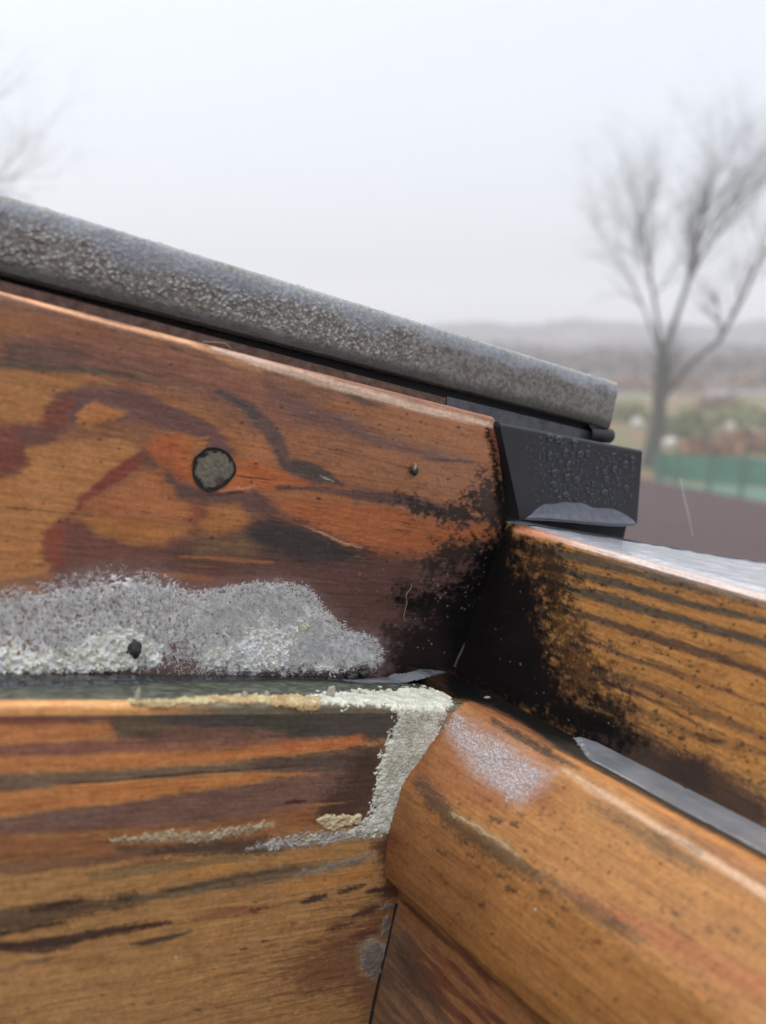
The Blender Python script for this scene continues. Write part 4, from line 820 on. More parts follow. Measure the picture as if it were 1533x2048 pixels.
# big fuzzy growth on the upper board: wash + crust + hairs
FUZZ = [(-40, 1185), (0, 1175), (60, 1168), (110, 1158), (160, 1143), (205, 1134), (240, 1132), (300, 1140), (345, 1152), (372, 1172), (400, 1176), (450, 1172), (520, 1164), (575, 1163), (612, 1172), (632, 1190), (648, 1218), (678, 1240), (694, 1260), (728, 1266), (752, 1278), (766, 1300), (766, 1326), (745, 1342), (690, 1346), (600, 1352), (300, 1356), (-40, 1362)]
def fuzz(name, label, surf, poly, n, length, wd, seed, dens=None, colr=(0.92, 0.92, 0.90), lean=(0, 0, 0.3), srange=(-145, 9), crop=None):
    r = np.random.default_rng(seed); prof = resample(surf.prof, 0.3); ax = 0 if surf.axis == 'u' else 1
    L = np.arange(srange[0], srange[1], 0.5); P0 = sweep(prof, L, surf.axis, surf.taper); N0 = normals(P0, facing(P0)); x, y = proj(P0)
    d = sd_poly(x, y, poly); wgt = (d < 6).astype(float)
    if dens is not None: wgt *= dens(x, y, P0)
    wgt = wgt.ravel() / wgt.sum(); k = r.choice(wgt.size, n, p=wgt)
    a = P0[..., 0].ravel()[k]; base = P0.reshape(-1, 3)[k] + r.uniform(-0.25, 0.25, (n, 3)) * np.array([1, 0.0, 1]); nrm = N0.reshape(-1, 3)[k]
    cl = (fbm(base[:, ax] * 1.4, base[:, 2] * 1.4, seed & 31, 3)[:, None] - 0.5)
    cl2 = (fbm(base[:, ax] * 1.4 + 40, base[:, 2] * 1.4, seed & 31, 3)[:, None] - 0.5)
    dr = nrm * 1.0 + r.normal(0, 0.42, (n, 3)) + np.array(lean) + cl * np.array([3.0, 0, 0]) + cl2 * np.array([0, 0, 3.0])
    dr /= np.linalg.norm(dr, axis=1)[:, None]
    dd = -d.ravel()[k]; ln = length * (0.35 + 0.65 * r.random(n)) * np.clip(0.55 + dd / 60.0, 0.55, 1.0) * (0.6 + 1.0 * fbm(base[:, ax] * 0.5, base[:, 2] * 0.5, 44))
    tip = base + dr * ln[:, None]; sd = np.cross(dr, r.normal(0, 1, (n, 3))); sd /= np.linalg.norm(sd, axis=1)[:, None]; s2 = np.cross(dr, sd)
    w_ = wd * (0.6 + 0.8 * r.random(n))[:, None]; mid = base + dr * ln[:, None] * 0.55 + r.normal(0, 0.08, (n, 3)) * length
    V = np.stack([base + sd * w_, base - 0.5 * sd * w_ + 0.87 * s2 * w_, base - 0.5 * sd * w_ - 0.87 * s2 * w_,
                  mid + 0.8 * sd * w_, mid - 0.4 * sd * w_ + 0.7 * s2 * w_, mid - 0.4 * sd * w_ - 0.7 * s2 * w_, tip], 1).reshape(-1, 3)
    i = np.arange(n)[:, None, None] * 7
    T = np.array([(0, 1, 4), (0, 4, 3), (1, 2, 5), (1, 5, 4), (2, 0, 3), (2, 3, 5), (3, 4, 6), (4, 5, 6), (5, 3, 6)])
    F = (i + T[None]).reshape(-1, 3)
    clr = np.clip(fbm(base[:, ax] * 1.8, base[:, 2] * 1.8, 60, 3) * 2.4 - 0.65, 0, 1); sh = ((0.85 + 0.5 * r.random(n)) * (0.8 + 0.4 * clr))[:, None] * np.array(colr); col = np.repeat(np.concatenate([np.clip(sh, 0, 0.93), np.ones((n, 1))], 1), 7, 0)
    o = link(name, mesh_np(name, V * MM, F, col, smooth=False), M_HAIR); print(name, len(F)); return tag(o, label, 'mould', None, 'stuff')
def dens_main(x, y, P):
    lo = 0.25 + 0.75 * sstep(1350, 1300, y); left = 0.55 + 0.20 * sstep(330, 520, x)
    hol = 1 - 0.75 * sstep(22, 5, d_line(x, y, [(330, 1330), (372, 1335)], 20)) - 0.9 * sstep(12, 4, np.hypot(x - 270, (y - 1300) * 0.8))
    upl = 0.45 + 0.55 * sstep(1150, 1230, y + 0.0 * x + (x > 400) * 80)
    bare = 1 - 0.85 * sstep(30, 0, d_line(x, y, [(20, 1285), (60, 1300)], 14))
    cl = sstep(0.38, 0.6, fbm(P[..., 0] * 1.1, P[..., 2] * 1.1, 95, 4, 0.6)); cl = cl * (1 - sstep(380, 560, x) * 0.2) + sstep(380, 560, x) * 0.2
    ed = -sd_poly(x, y, FUZZ); sf = 6 + 46 * sstep(420, 250, x); eg = 0.04 + 0.96 * sstep(0, 1, (ed + (fbm(P[..., 0] * 0.5, P[..., 2] * 0.5, 98) - 0.45) * sf * 1.6) / sf)
    return np.clip(eg * lo * left * upl * hol * bare * (0.15 + 0.85 * cl), 0, 1)
FZ = fuzz('fuzzy_mould', 'broad fuzzy white mould growth along the foot of the knotted upper board', S_AU, FUZZ, 24000, 2.3, 0.062, 5, dens_main)
def shaggy(*a): pass
CR = (214, 215, 206); CRd = (190, 187, 174)
crust('felt', '', S_AU, [[(-60, 1210), (60, 1190), (160, 1160), (240, 1148), (330, 1160), (390, 1184), (470, 1178), (590, 1172), (624, 1200), (652, 1240), (700, 1268), (752, 1290), (760, 1322), (700, 1342), (400, 1345), (372, 1300), (345, 1298), (330, 1340), (-60, 1350)]], 0.75, 2.4, lambda x: 0.62 - 0.13 * sstep(240, 620, x), (190, 188, 184), (164, 160, 157), edge=20, seed=19, gain=2.1, sharp=0.8, parent=FZ)
crust('mould_crust', 'white coral-like mould crust at the bottom left of the upper board', S_AU,
      [[(-40, 1292), (30, 1288), (60, 1305), (110, 1300), (150, 1286), (200, 1262), (235, 1246), (290, 1262), (330, 1290), (318, 1330), (280, 1342), (150, 1348), (40, 1352), (-40, 1352)]],
      1.8, 1.3, 0.49, CR, CRd, edge=13, seed=14, gain=1.55, lump=0.4)
crust('mould_crust', 'white lumpy mould crust inside the fuzzy growth, left of its rounded right end', S_AU,
      [[(480, 1250), (560, 1248), (606, 1236), (600, 1262), (585, 1300), (575, 1330), (548, 1345), (480, 1342), (472, 1300)]], 1.8, 1.4, 0.50, CR, (214, 214, 190), edge=12, seed=21, gain=1.55, lump=0.4)
crust('mould_crust', 'small branched white mould crust just left of the larger lumpy one', S_AU,
      [[(405, 1300), (432, 1292), (470, 1290), (472, 1312), (440, 1330), (400, 1338)]], 1.5, 1.3, 0.46, CR, CRd, edge=6, seed=25, gain=1.5)
crust('mould_flake', 'pale thin mould flake under the right end of the fuzzy growth', S_AU, [[(625, 1333), (650, 1330), (674, 1332), (655, 1342), (630, 1342)]], 1.2, 0.8, 0.3, (215, 215, 210), CR, edge=2, seed=27, gain=1.5, cat='mould')
crust('mould_flake', 'yellowish mould flake in the middle of the fuzzy growth', S_AU, [[(594, 1250), (612, 1238), (622, 1250), (606, 1262), (596, 1262)]], 1.8, 0.8, 0.3, (206, 204, 166), (190, 186, 150), edge=2, seed=29, gain=1.5, cat='mould')
# crust on the ledge edge and down the mitre
crust('mould_crust', 'cream powdery mould band along the ledge and down the mitre joint', S_AL,
      [[(560, 1402), (640, 1392), (760, 1383), (862, 1378), (905, 1388), (905, 1404), (890, 1440), (872, 1490), (838, 1560), (812, 1612), (792, 1650), (775, 1668), (735, 1668), (700, 1676), (668, 1668), (732, 1642), (748, 1590), (762, 1520), (780, 1470), (800, 1424), (780, 1414), (620, 1412)]],
      0.65, 2.6, 0.40, (200, 200, 186), (160, 160, 146), edge=13, seed=33, gain=1.45, sharp=0.35, lump=0.2, srange=(-100, -17))
crust('mould_crust', 'yellowish brown mould crust on the ledge edge left of the cream band', S_AL,
      [[(255, 1400), (330, 1402), (470, 1392), (600, 1394), (648, 1396), (636, 1420), (610, 1428), (585, 1418), (470, 1408), (360, 1412), (320, 1420), (268, 1414)]], 1.1, 1.6, 0.40, (190, 178, 136), (160, 128, 88), edge=5, seed=37, gain=1.25, m=M_YCRUST, srange=(-140, -17))
crust('mould_crust', 'short yellowish mould crust beside the foot of the mitre joint', S_AL, [[(632, 1638), (650, 1628), (700, 1630), (724, 1628), (720, 1648), (690, 1652), (664, 1664), (640, 1652)]], 1.0, 1.7, 0.40, (198, 184, 148), (180, 160, 124), edge=4, seed=41, gain=1.2, m=M_YCRUST, srange=(-100, -17))
crust('mould_crust', 'long thin whitish mould streak across the middle of the lower board', S_AL, [[(215, 1678), (300, 1664), (400, 1662), (470, 1652), (540, 1642), (546, 1656), (480, 1672), (400, 1684), (300, 1684), (225, 1690)]], 0.7, 1.8, 0.52, (186, 170, 144), (150, 130, 100), edge=9, seed=45, gain=1.1, m=M_YCRUST, srange=(-140, -17))
crust('mould_crust', 'grey sparkling mould patch right of the dark blotch on the lower board', S_AL, [[(540, 1676), (600, 1666), (660, 1660), (740, 1668), (720, 1682), (640, 1692), (560, 1700), (480, 1704)]], 0.45, 2.4, 0.58, (186, 182, 172), (150, 144, 136), edge=12, seed=49, gain=1.2, srange=(-110, -17))
crust('mould_crust', 'faint white mould streak below the mitre crust', S_AL, [[(590, 1746), (650, 1728), (740, 1706), (760, 1700), (745, 1716), (660, 1738), (600, 1754)]], 0.25, 2.6, 0.60, (160, 150, 140), (130, 116, 104), edge=9, seed=51, gain=1.0, srange=(-100, -17))
crust('mould_crust', 'pale grey mould bridging the crack low in the corner', S_AL, [[(722, 1900), (742, 1880), (764, 1890), (772, 1915), (765, 1945), (745, 1952), (722, 1935)], [(765, 1835), (778, 1828), (776, 1860), (764, 1870)], [(762, 1808), (788, 1806), (782, 1820), (764, 1818)]], 0.5, 1.0, 0.28, (150, 138, 126), (126, 112, 100), edge=7, seed=53, gain=0.9, srange=(-80, -17))
crust('mould_patch', 'white granular mould patch on the right moulding just below the corner', S_BL,
      [[(905, 1418), (950, 1455), (1010, 1486), (1060, 1522), (1105, 1545), (1085, 1570), (1060, 1600), (1035, 1618), (1000, 1585), (960, 1560), (925, 1515), (895, 1475), (880, 1450)]], 0.45, 2.6, 0.66, (190, 184, 184), (178, 168, 170), edge=20, seed=57, gain=0.95, srange=(-100, -26.6), cat='mould')
crust('mould_patch', 'thin pale mould line on the shoulder of the right moulding', S_BL, [[(905, 1622), (960, 1652), (1000, 1680), (1045, 1712), (1035, 1714), (985, 1684), (940, 1655), (900, 1632)]], 0.3, 2.6, 0.56, (176, 150, 116), (150, 120, 88), edge=5, seed=59, gain=0.9, srange=(-100, -26.6), cat='mould')

# ================================================================== WATER
def water_patch(name, label, surf, poly, seed, srange, off=0.45, mt=None):
    prof = resample(surf.prof, 0.3); L = np.arange(srange[0], srange[1], 0.3); P = sweep(prof, L, surf.axis, surf.taper); x, y = proj(P); N = normals(P, facing(P))
    d = sd_poly(x, y, poly) + (fbm(P[..., 0] * 0.8 + P[..., 1] * .8, P[..., 1] * 0.8, seed) - 0.5) * 8; h = off * np.sqrt(np.clip(-d / 10, 0, 1)) - 0.02
    k = d < 2; kf = k[:-1, :-1] | k[1:, :-1] | k[:-1, 1:] | k[1:, 1:]
    V, F, _ = compact((P + N * (h + 0.14)[..., None]).reshape(-1, 3) * MM, grid_faces(*x.shape, keep=kf))
    return tag(link(name, mesh_np(name, V, F), mt or M_MURK), label, 'water', None, 'stuff')
# flat pools lie level on the ledge: small sheets with a rounded edge
def pool(name, label, outline, n_h, seed, rise=0.35, mt=None):
    pts = np.array([hit(x, y, 'n', n_h) for x, y in outline]); mn = pts.min(0) - 1; mx = pts.max(0) + 1
    us = np.arange(mn[0], mx[0], 0.15); vs = np.arange(mn[1], mx[1], 0.15); Ug, Vg = np.meshgrid(us, vs, indexing='ij')
    d = sd_poly(Ug, Vg, pts[:, :2]) + (fbm(Ug * 0.5, Vg * 0.5, seed, 3) - 0.5) * 1.8
    Zg = n_h - 0.6 + (0.6 + rise) * sstep(0.9, -0.7, d) + (fbm(Ug * 0.5, Vg * 0.5, seed + 3) - 0.5) * 0.05
    k = d < 1.2; kf = k[:-1, :-1] | k[1:, :-1] | k[:-1, 1:] | k[1:, 1:]
    V, F, _ = compact(np.stack([Ug, Vg, Zg], -1).reshape(-1, 3) * MM, grid_faces(*Ug.shape, keep=kf))
    return tag(link(name, mesh_np(name, V, F), mt or M_MURK), label, 'water', None, 'stuff')
pool('water_film', 'long silvery film of water lying in the groove of the right rail', [(1157, 1474), (1200, 1488), (1240, 1505), (1262, 1512), (1300, 1533), (1340, 1546), (1372, 1578), (1410, 1576), (1420, 1590), (1470, 1610), (1600, 1684), (2300, 2039), (2300, 2125), (1533, 1712), (1440, 1662), (1330, 1606), (1240, 1552), (1180, 1520), (1168, 1502)], -0.45, 5, rise=0.3)
SF = [(912, 1316), (914, 1332), (902, 1340), (850, 1354), (800, 1364), (740, 1366), (690, 1362), (770, 1357), (830, 1346), (872, 1332), (898, 1322)]
water_patch('water_film', 'small pointed film of water running to the inner corner of the sash', S_AL, SF, 8, (-60, -16.9), 0.3)
water_patch('water_film', 'tip of the water film right in the inner corner of the sash', S_BL, SF, 8, (-27, 0), 0.3)
pool('water_film', 'thin dull film of water along the seam under the fuzzy mould', [(-60, 1352), (200, 1352), (420, 1352), (640, 1354), (760, 1358), (760, 1363), (600, 1366), (300, 1366), (-60, 1368)], -3.2, 9, mt=M_MURK2)

# water drops: one mesh per size, individually placed on the black cover
def drop_mesh(seed):
    r = random.Random(seed); nr, na = 6, 14; V = [(0, 0, 1.0)]; F = []
    for i in range(1, nr + 1):
        ph = math.pi / 2 * i / nr
        for j in range(na):
            a = 2 * math.pi * j / na; q = 1 + 0.12 * math.sin(2 * a + seed) + 0.06 * math.sin(3 * a + seed * 2)
            V.append((math.sin(ph) * math.cos(a) * q, math.sin(ph) * math.sin(a) * q, math.cos(ph)))
    for j in range(na): F.append((0, 1 + j, 1 + (j + 1) % na))
    for i in range(nr - 1):
        for j in range(na): F.append((1 + i * na + j, 1 + (i + 1) * na + j, 1 + (i + 1) * na + (j + 1) % na, 1 + i * na + (j + 1) % na))
    me = bpy.data.meshes.new('water_drop'); me.from_pydata(V, [], F)
    for p in me.polygons: p.use_smooth = True
    me.materials.append(M_BEADW); return me
m_, t_, b_ = mat('dark_water_bead'); M_BEADW = m_; b_.inputs['Base Color'].default_value = (0.011, 0.012, 0.017, 1); b_.inputs['Roughness'].default_value = 0.08; b_.inputs['IOR'].default_value = 1.42; b_.inputs['Coat Weight'].default_value = 0.4; b_.inputs['Coat Roughness'].default_value = 0.02
DM = [drop_mesh(i) for i in range(6)]
rd = random.Random(3); placed = []
def in_cover(x, y):
    a = sd_poly(np.array([x]), np.array([y]), [(1048, 872), (1110, 876), (1270, 915), (1262, 1022), (1200, 1008), (1100, 1000), (1068, 1005), (1050, 940)])[0]; return a < 0
tries = 0
while len(placed) < 270 and tries < 14000:
    tries += 1; x = rd.uniform(1045, 1275); y = rd.uniform(870, 1025)
    if not in_cover(x, y): continue
    if x < 1075 and rd.random() < 0.7: continue
    r = rd.choice([1.6, 2, 2.5, 2.5, 3, 3.5, 4, 5]) if x > 1080 else rd.uniform(1.4, 2.6)
    if len(placed) < 75: r = 4.2 + 6 * rd.random() ** 2 if x > 1100 else rd.uniform(3, 4.5)
    if any(math.hypot(x - q[0], y - q[1]) < (r + q[2]) * 0.8 for q in placed): continue
    placed.append((x, y, r))
small = []
for i, (x, y, r) in enumerate(placed):
    p = hit(x, y, 'v', -k_cov + 0.02); rm = r / F_PX * 0.25 / MM * 0.95
    M_ = Matrix.Translation(Vector(p) * MM) @ Matrix.Rotation(R(90), 4, 'X') @ Matrix.Diagonal((rm * MM, rm * MM * rd.uniform(0.85, 1.2), rm * MM * 0.5, 1))
    if r >= 4.2:
        o = bpy.data.objects.new('water_drop', DM[i % 6]); C.objects.link(o); o.matrix_world = LOCAL @ M_
        tag(o, 'water drop clinging to the black corner cover', 'water drop', 'water drops beaded on the black corner cover')
    else: small.append((M_, DM[i % 6]))
V_ = []; F_ = []
for M_, me in small:
    k = len(V_); V_ += [tuple(M_ @ v.co) for v in me.vertices]; F_ += [tuple(k + q for q in p.vertices) for p in me.polygons]
o = plain('fine_droplets', V_, F_, M_BEADW, smooth=True); tag(o, 'fine water droplets scattered between the larger drops on the black corner cover', 'water drops', None, 'stuff')

# ================================================================== SMALL THINGS ON THE WOOD
M_GRIT = simple('dark_grit', (0.03, 0.028, 0.026), 0.5, 0, 800, 0.5, 0.5)
M_PALE = simple('pale_husk', (0.35, 0.32, 0.27), 0.6, 0, 800, 0.3, 0.4)
def lump(name, c, size, m, seed, parent=None, sub=3):
    import bmesh
    bm = bmesh.new(); bmesh.ops.create_icosphere(bm, subdivisions=sub, radius=1)
    for v in bm.verts:
        q = 1 + 0.45 * mnoise.noise(v.co * 1.3 + Vector((seed, 0, 0))) + 0.2 * mnoise.noise(v.co * 3.1 + Vector((0, seed, 0)))
        v.co = Vector((v.co.x * size[0], v.co.y * size[1], v.co.z * size[2])) * q
    me = bpy.data.meshes.new(name); bm.to_mesh(me); bm.free()
    for p in me.polygons: p.use_smooth = True
    o = link(name, me, m, parent)
    if parent: o.location = Vector(c) * MM
    else: o.matrix_world = LOCAL @ Matrix.Translation(Vector(c) * MM)
    for v in me.vertices: v.co *= MM
    return o
c = hit(829, 941, 'v', -0.7); g = empty('seed_husk', 'tiny dark seed husk with a pale tip stuck to the orange wood', 'seed'); g.matrix_world = LOCAL @ Matrix.Translation(Vector(c) * MM)
lump('husk_body', (0, 0, 0), (1.15, 0.8, 1.05), M_GRIT, 4, g); lump('husk_tip', (-0.35, -0.5, 1.0), (0.28, 0.3, 0.95), M_PALE, 9, g)
tag(lump('dirt_crumb', hit(270, 1298, 'v', -1.2), (1.5, 1.0, 1.9), M_GRIT, 12), 'dark brown dirt crumb sitting in the white crust at the left', 'dirt')
for x, y, s_, lb in ((704, 1350, 1.6, 'black mould lump at the right foot of the fuzzy growth, next to the water'), (728, 1346, 1.4, 'black mould lump nearest to the water film'), (228, 1353, 1.3, 'black lump under the middle of the left crust'), (298, 1355, 1.0, 'small black lump right of the dirt crumb in the seam'), (12, 1352, 1.0, 'black lump in the seam at the far left')):
    tag(lump('mould_lump', hit(x, y, 'v', -1.0), (s_ * 1.2, s_, s_ * 0.7), M_GRIT, x * 0.1), lb, 'mould')
tag(lump('mould_tuft', hit(275, 1393, 'n', 0.6), (0.5, 0.5, 1.6), M_PALE, 3.3), 'small white tuft standing on the ledge edge at the left', 'mould')
tag(lump('mould_tuft', hit(662, 1384, 'n', 0.8), (1.1, 0.9, 1.3), M_PALE, 5.1), 'ragged white tuft on the ledge above the cream band', 'mould')
tag(lump('mould_tuft', hit(490, 1391, 'n', 0.5), (0.7, 0.5, 0.9), M_PALE, 6.2), 'small pale tuft on the yellow crust left of the ragged one', 'mould')
tag(lump('mould_tuft', hit(533, 1390, 'n', 0.5), (0.6, 0.5, 0.9), M_PALE, 8.7), 'small pale tuft on the yellow crust nearest to the ragged one', 'mould')
tag(lump('wood_crumb', hit(785, 1698, 'v', vL - 0.4), (0.5, 0.4, 0.9), M_PALE, 2.2), 'tan crumb caught in the dark mitre crack', 'crumb')
tag(lump('mould_flake', hit(975, 1395, 'n', 0.6), (0.9, 0.3, 0.3), M_PALE, 7.7), 'pale curled flake on the black corner of the ledge', 'mould')
def hair(name, label, pxs, axis, val, r, m):
    P = np.array([hit(x, y, axis, val) for x, y in pxs]); k = len(P)
    P = np.array([np.interp(np.linspace(0, k - 1, 8 * k), range(k), P[:, i]) for i in range(3)]).T
    for _ in range(6): P[1:-1] = (P[:-2] + 2 * P[1:-1] + P[2:]) / 4
    V, F = tube(P, r, 5); return tag(plain(name, V, F, m, smooth=True, scale=MM), label, 'fibre')
M_FIB = simple('tan_fibre', (0.45, 0.33, 0.2), 0.5)
hair('hair', 'fine curved tan hair lying on the dark stained wood', [(824, 1166), (822, 1178), (812, 1190), (815, 1205), (810, 1222), (808, 1232), (811, 1242)], 'v', -0.4, 0.07, M_FIB)
hair('wood_fibre', 'pale fibre lifted off the top edge of the upper board', [(405, 683), (430, 684), (452, 686), (462, 697)], 'v', -0.3, 0.08, M_FIB)
hair('wood_splinter', 'pale splinter standing off the orange board right of the seed husk', [(879, 952), (882, 960), (884, 972)], 'v', -0.5, 0.1, M_FIB)
M_SILK = simple('spider_silk', (0.5, 0.48, 0.48), 0.4)
V_, F_ = tube([world_at(x, y, 0.34) for x, y in ((1361, 955), (1368, 990), (1378, 1030), (1386, 1072))], 0.00016, 5)
tag(plain('spider_thread', V_, F_, M_SILK, local=False, smooth=True), 'faint slanting spider thread in front of the brown roof', 'spider silk')

# ================================================================== GARDEN AND TREES FAR BEHIND
M_BARK = simple('mossy_bark', (0.055, 0.058, 0.042), 0.95, 0, 4, 0.35, 0.5, 0.01)
M_TWIG = simple('twig_bark', (0.045, 0.042, 0.036), 0.95, 0, 4, 0.3, 0.1, 0.01)
def grow(rg, start, d, length, rad, depth, out, maxd=5, droop=0.03, spread=0.55):
    n = 5 if depth < 3 else 4; pts = [start]; rads = [rad]; p = start.copy(); dd = d / np.linalg.norm(d)
    for i in range(n):
        dd = dd + rg.normal(0, 0.13, 3) + np.array([0, 0, 0.05 if depth < 3 else -droop]); dd /= np.linalg.norm(dd)
        p = p + dd * length / n; pts.append(p.copy()); rads.append(rad * (1 - 0.55 * (i + 1) / n))
    out.append((depth, pts, rads))
    if depth >= maxd: return
    for k in range(rg.integers(3, 6) if depth < maxd - 1 else 5):
        j = rg.integers(1, n + 1); q = rg.normal(0, 1, 3); q -= q.dot(dd) * dd; q /= np.linalg.norm(q)
        nd_ = dd + q * spread * (0.7 + 0.8 * rg.random()); nd_[2] += 0.1
        grow(rg, pts[j].copy(), nd_, length * (0.5 + 0.25 * rg.random()), rads[j] * 0.55, depth + 1, out, maxd, droop, spread)
def tree(name, label, stems, seed, maxd=5, group=None, sides=6, first_len=2.2):
    rg = np.random.default_rng(seed); base = np.array(stems[0][0][0]); e_ = empty(name, label, 'tree', group, local=False, loc=base)
    tv, tf_, cv_, cf = [], [], [], []
    def addt(V, F, vv, ff): k = len(vv); vv.extend((V - base).tolist()); ff.extend([tuple(k + q for q in f) for f in F])
    for pts, rads, kids in stems:
        rads = [q * (0.85 if q > 0.24 else 0.54) for q in rads]; V, F = tube(pts, rads, 8); addt(V, F, tv, tf_)
        P = np.array(pts); d_end = P[-1] - P[-2]; o_ = []
        for k in range(kids):
            j = rg.uniform(0.35, 1.0) * (len(P) - 1); i = int(min(j, len(P) - 2)); f = j - i; s_ = P[i] * (1 - f) + P[i + 1] * f
            dd = (P[i + 1] - P[i]); dd /= np.linalg.norm(dd); q = rg.normal(0, 1, 3); q[1] *= 0.7; dd = dd + q * 0.42; dd[2] = abs(dd[2]) * 0.8 + 0.2
            grow(rg, s_, dd, first_len * (0.6 + 0.6 * rg.random()), np.interp(j, range(len(rads)), rads) * 0.5, 1, o_, maxd)
        for dep, p_, r_ in o_:
            V, F = tube(p_, r_, 5 if dep < 3 else 3); addt(V, F, cv_, cf)
    me = bpy.data.meshes.new('trunk'); me.from_pydata(tv, [], tf_); link('trunk', me, M_BARK, e_)
    me = bpy.data.meshes.new('crown'); me.from_pydata(cv_, [], cf); link('crown', me, M_TWIG, e_); print(name, len(cf)); return e_
DT = ground_at(1300, 935)[1]; fwd = lambda x, y, off=0: world_at(x, y, (ground_at(1300, 935)[1] + off - 0) / 1.0)
def tp(x, y, off=0.0):
    r = CAMW @ ray(x, y); t = (DT + off) / r[1]; return r * t + np.array([0, 0, CAM_H])
print('tree distance', DT)
tree('bare_tree', 'bare mossy tree with a forked trunk in the fog on the right', [
    ([tp(1296, 950), tp(1305, 900), tp(1318, 840), tp(1322, 780), tp(1324, 720)], [0.42, 0.36, 0.30, 0.27, 0.25], 1),
    ([tp(1324, 725), tp(1316, 640, 0.3), tp(1300, 540, 0.5), tp(1284, 440, 0.6), tp(1262, 340, 0.4)], [0.15, 0.12, 0.085, 0.055, 0.025], 13),
    ([tp(1325, 715), tp(1352, 640), tp(1378, 560), tp(1400, 470, -0.3), tp(1420, 380, -0.5), tp(1432, 300, -0.5)], [0.20, 0.17, 0.13, 0.09, 0.05, 0.025], 17),
    ([tp(1372, 575), tp(1420, 480, 0.8), tp(1470, 390, 1.2), tp(1500, 300, 1.3)], [0.11, 0.08, 0.05, 0.02], 8),
    ([tp(1326, 800), tp(1385, 725, -0.5), tp(1440, 680, -0.8), tp(1490, 590, -1), tp(1530, 490, -1.0), tp(1560, 400, -1)], [0.15, 0.13, 0.13, 0.1, 0.07, 0.03], 12),
    ([tp(1318, 700), tp(1292, 625, 0.5), tp(1268, 568, 0.8), tp(1240, 515, 0.8)], [0.09, 0.07, 0.05, 0.02], 9),
    ([tp(1400, 480), tp(1440, 420, -1), tp(1500, 380, -1.5)], [0.07, 0.05, 0.02], 7),
    ([tp(1320, 850), tp(1390, 830, 1.0), tp(1460, 790, 1.4), tp(1550, 745, 1.6)], [0.09, 0.08, 0.06, 0.04], 5),
], 12, 5, 'bare trees in the fog', first_len=2.35)
tree('bare_tree', 'bare tree whose twigs reach in at the left edge above the rail', [
    ([tp(-330, 900, -4), tp(-320, 700, -4), tp(-300, 560, -4)], [0.3, 0.26, 0.2], 1),
    ([tp(-300, 570, -4), tp(-210, 470, -4), tp(-120, 400, -4), tp(-50, 370, -4), tp(30, 355, -4)], [0.16, 0.12, 0.09, 0.06, 0.03], 9),
    ([tp(-305, 580, -4), tp(-240, 400, -4), tp(-160, 290, -4), tp(-60, 230, -4)], [0.16, 0.12, 0.07, 0.03], 8),
    ([tp(-305, 560, -4), tp(-340, 400, -4), tp(-380, 250, -4)], [0.14, 0.1, 0.04], 8),
], 33, 5, 'bare trees in the fog', first_len=2.2)

# far line of trees and bushes fading in the fog
def bush(name, label, c, rx, rz, seed, m, group, n=320, leaf=0.35):
    rg = np.random.default_rng(seed); q = rg.normal(0, 1, (n, 3)); q /= np.linalg.norm(q, axis=1)[:, None]; q *= rg.random((n, 1)) ** 0.4
    P = q * np.array([rx, rx, rz]); P[:, 2] = np.abs(P[:, 2]) * (0.8 + 0.4 * rg.random(n))
    s_ = leaf * (0.5 + rg.random((n, 1, 1))); T = rg.normal(0, 1, (n, 3, 3)); T /= np.linalg.norm(T, axis=2)[..., None]
    V = (P[:, None] + T * s_).reshape(-1, 3); F = np.arange(n * 3).reshape(-1, 3)
    e_ = link(name, mesh_np(name, V, F, smooth=False), m, None, False); e_.location = c; return tag(e_, label, 'bush', group)
M_HEDGE = simple('bare_hedge_twigs', (0.07, 0.055, 0.05), 0.95, 0, 2, 0.3, 0.1, 0.01)
M_GORSE = simple('yellow_green_bush', (0.15, 0.17, 0.04), 0.95, 0, 2, 0.3, 0.1, 0.01)
M_RUST = simple('rusty_bracken', (0.24, 0.12, 0.05), 0.95, 0, 2, 0.3, 0.1, 0.01)
rg = np.random.default_rng(9)
hv_ = []; 
n = 26000; X = rg.uniform(-110, 130, n); Y = 215 + rg.normal(0, 5, n); Hh = 2.8 + 2.2 * np.clip(fbm(X * 0.09 + 100, X * 0 + 3, 55, 4) * 2 - 0.5, 0, 1.4); Zz = rg.random(n) ** 0.7 * Hh + 0.3
Tt = rg.normal(0, 1, (n, 3, 3)) * 0.35; Vv = (np.stack([X, Y, Zz], -1)[:, None] + Tt).reshape(-1, 3)
tag(link('distant_hedge', mesh_np('distant_hedge', Vv, np.arange(n * 3).reshape(-1, 3), smooth=False), M_HEDGE, None, False), 'low dark line of hedge and woodland dissolving in the fog at the horizon', 'hedge', None, 'stuff')
n = 30000; X = rg.uniform(-70, 120, n); Y = 72 + 95 * rg.random(n) ** 0.8; cl_ = fbm(X * 0.12 + 90, Y * 0.05 + 3, 58, 4); kp = cl_ > 0.44; X, Y, cl_ = X[kp], Y[kp], cl_[kp]; n = len(X)
Zz = 0.3 + rg.random(n) * 4.5 * np.clip(cl_ - 0.40, 0, 0.4); Tt = rg.normal(0, 1, (n, 3, 3)) * 0.42; Vv = (np.stack([X, Y, Zz], -1)[:, None] + Tt).reshape(-1, 3)
M_SCRUB = simple('brown_scrub', (0.075, 0.044, 0.036), 0.95, 0, 0.3, 0.4, 0.1, 0.01)
tag(link('scrub', mesh_np('scrub', Vv, np.arange(n * 3).reshape(-1, 3), smooth=False), M_SCRUB, None, False), 'brown leafless scrub scattered over the field before the far hedge', 'scrub', None, 'stuff')
k = 0
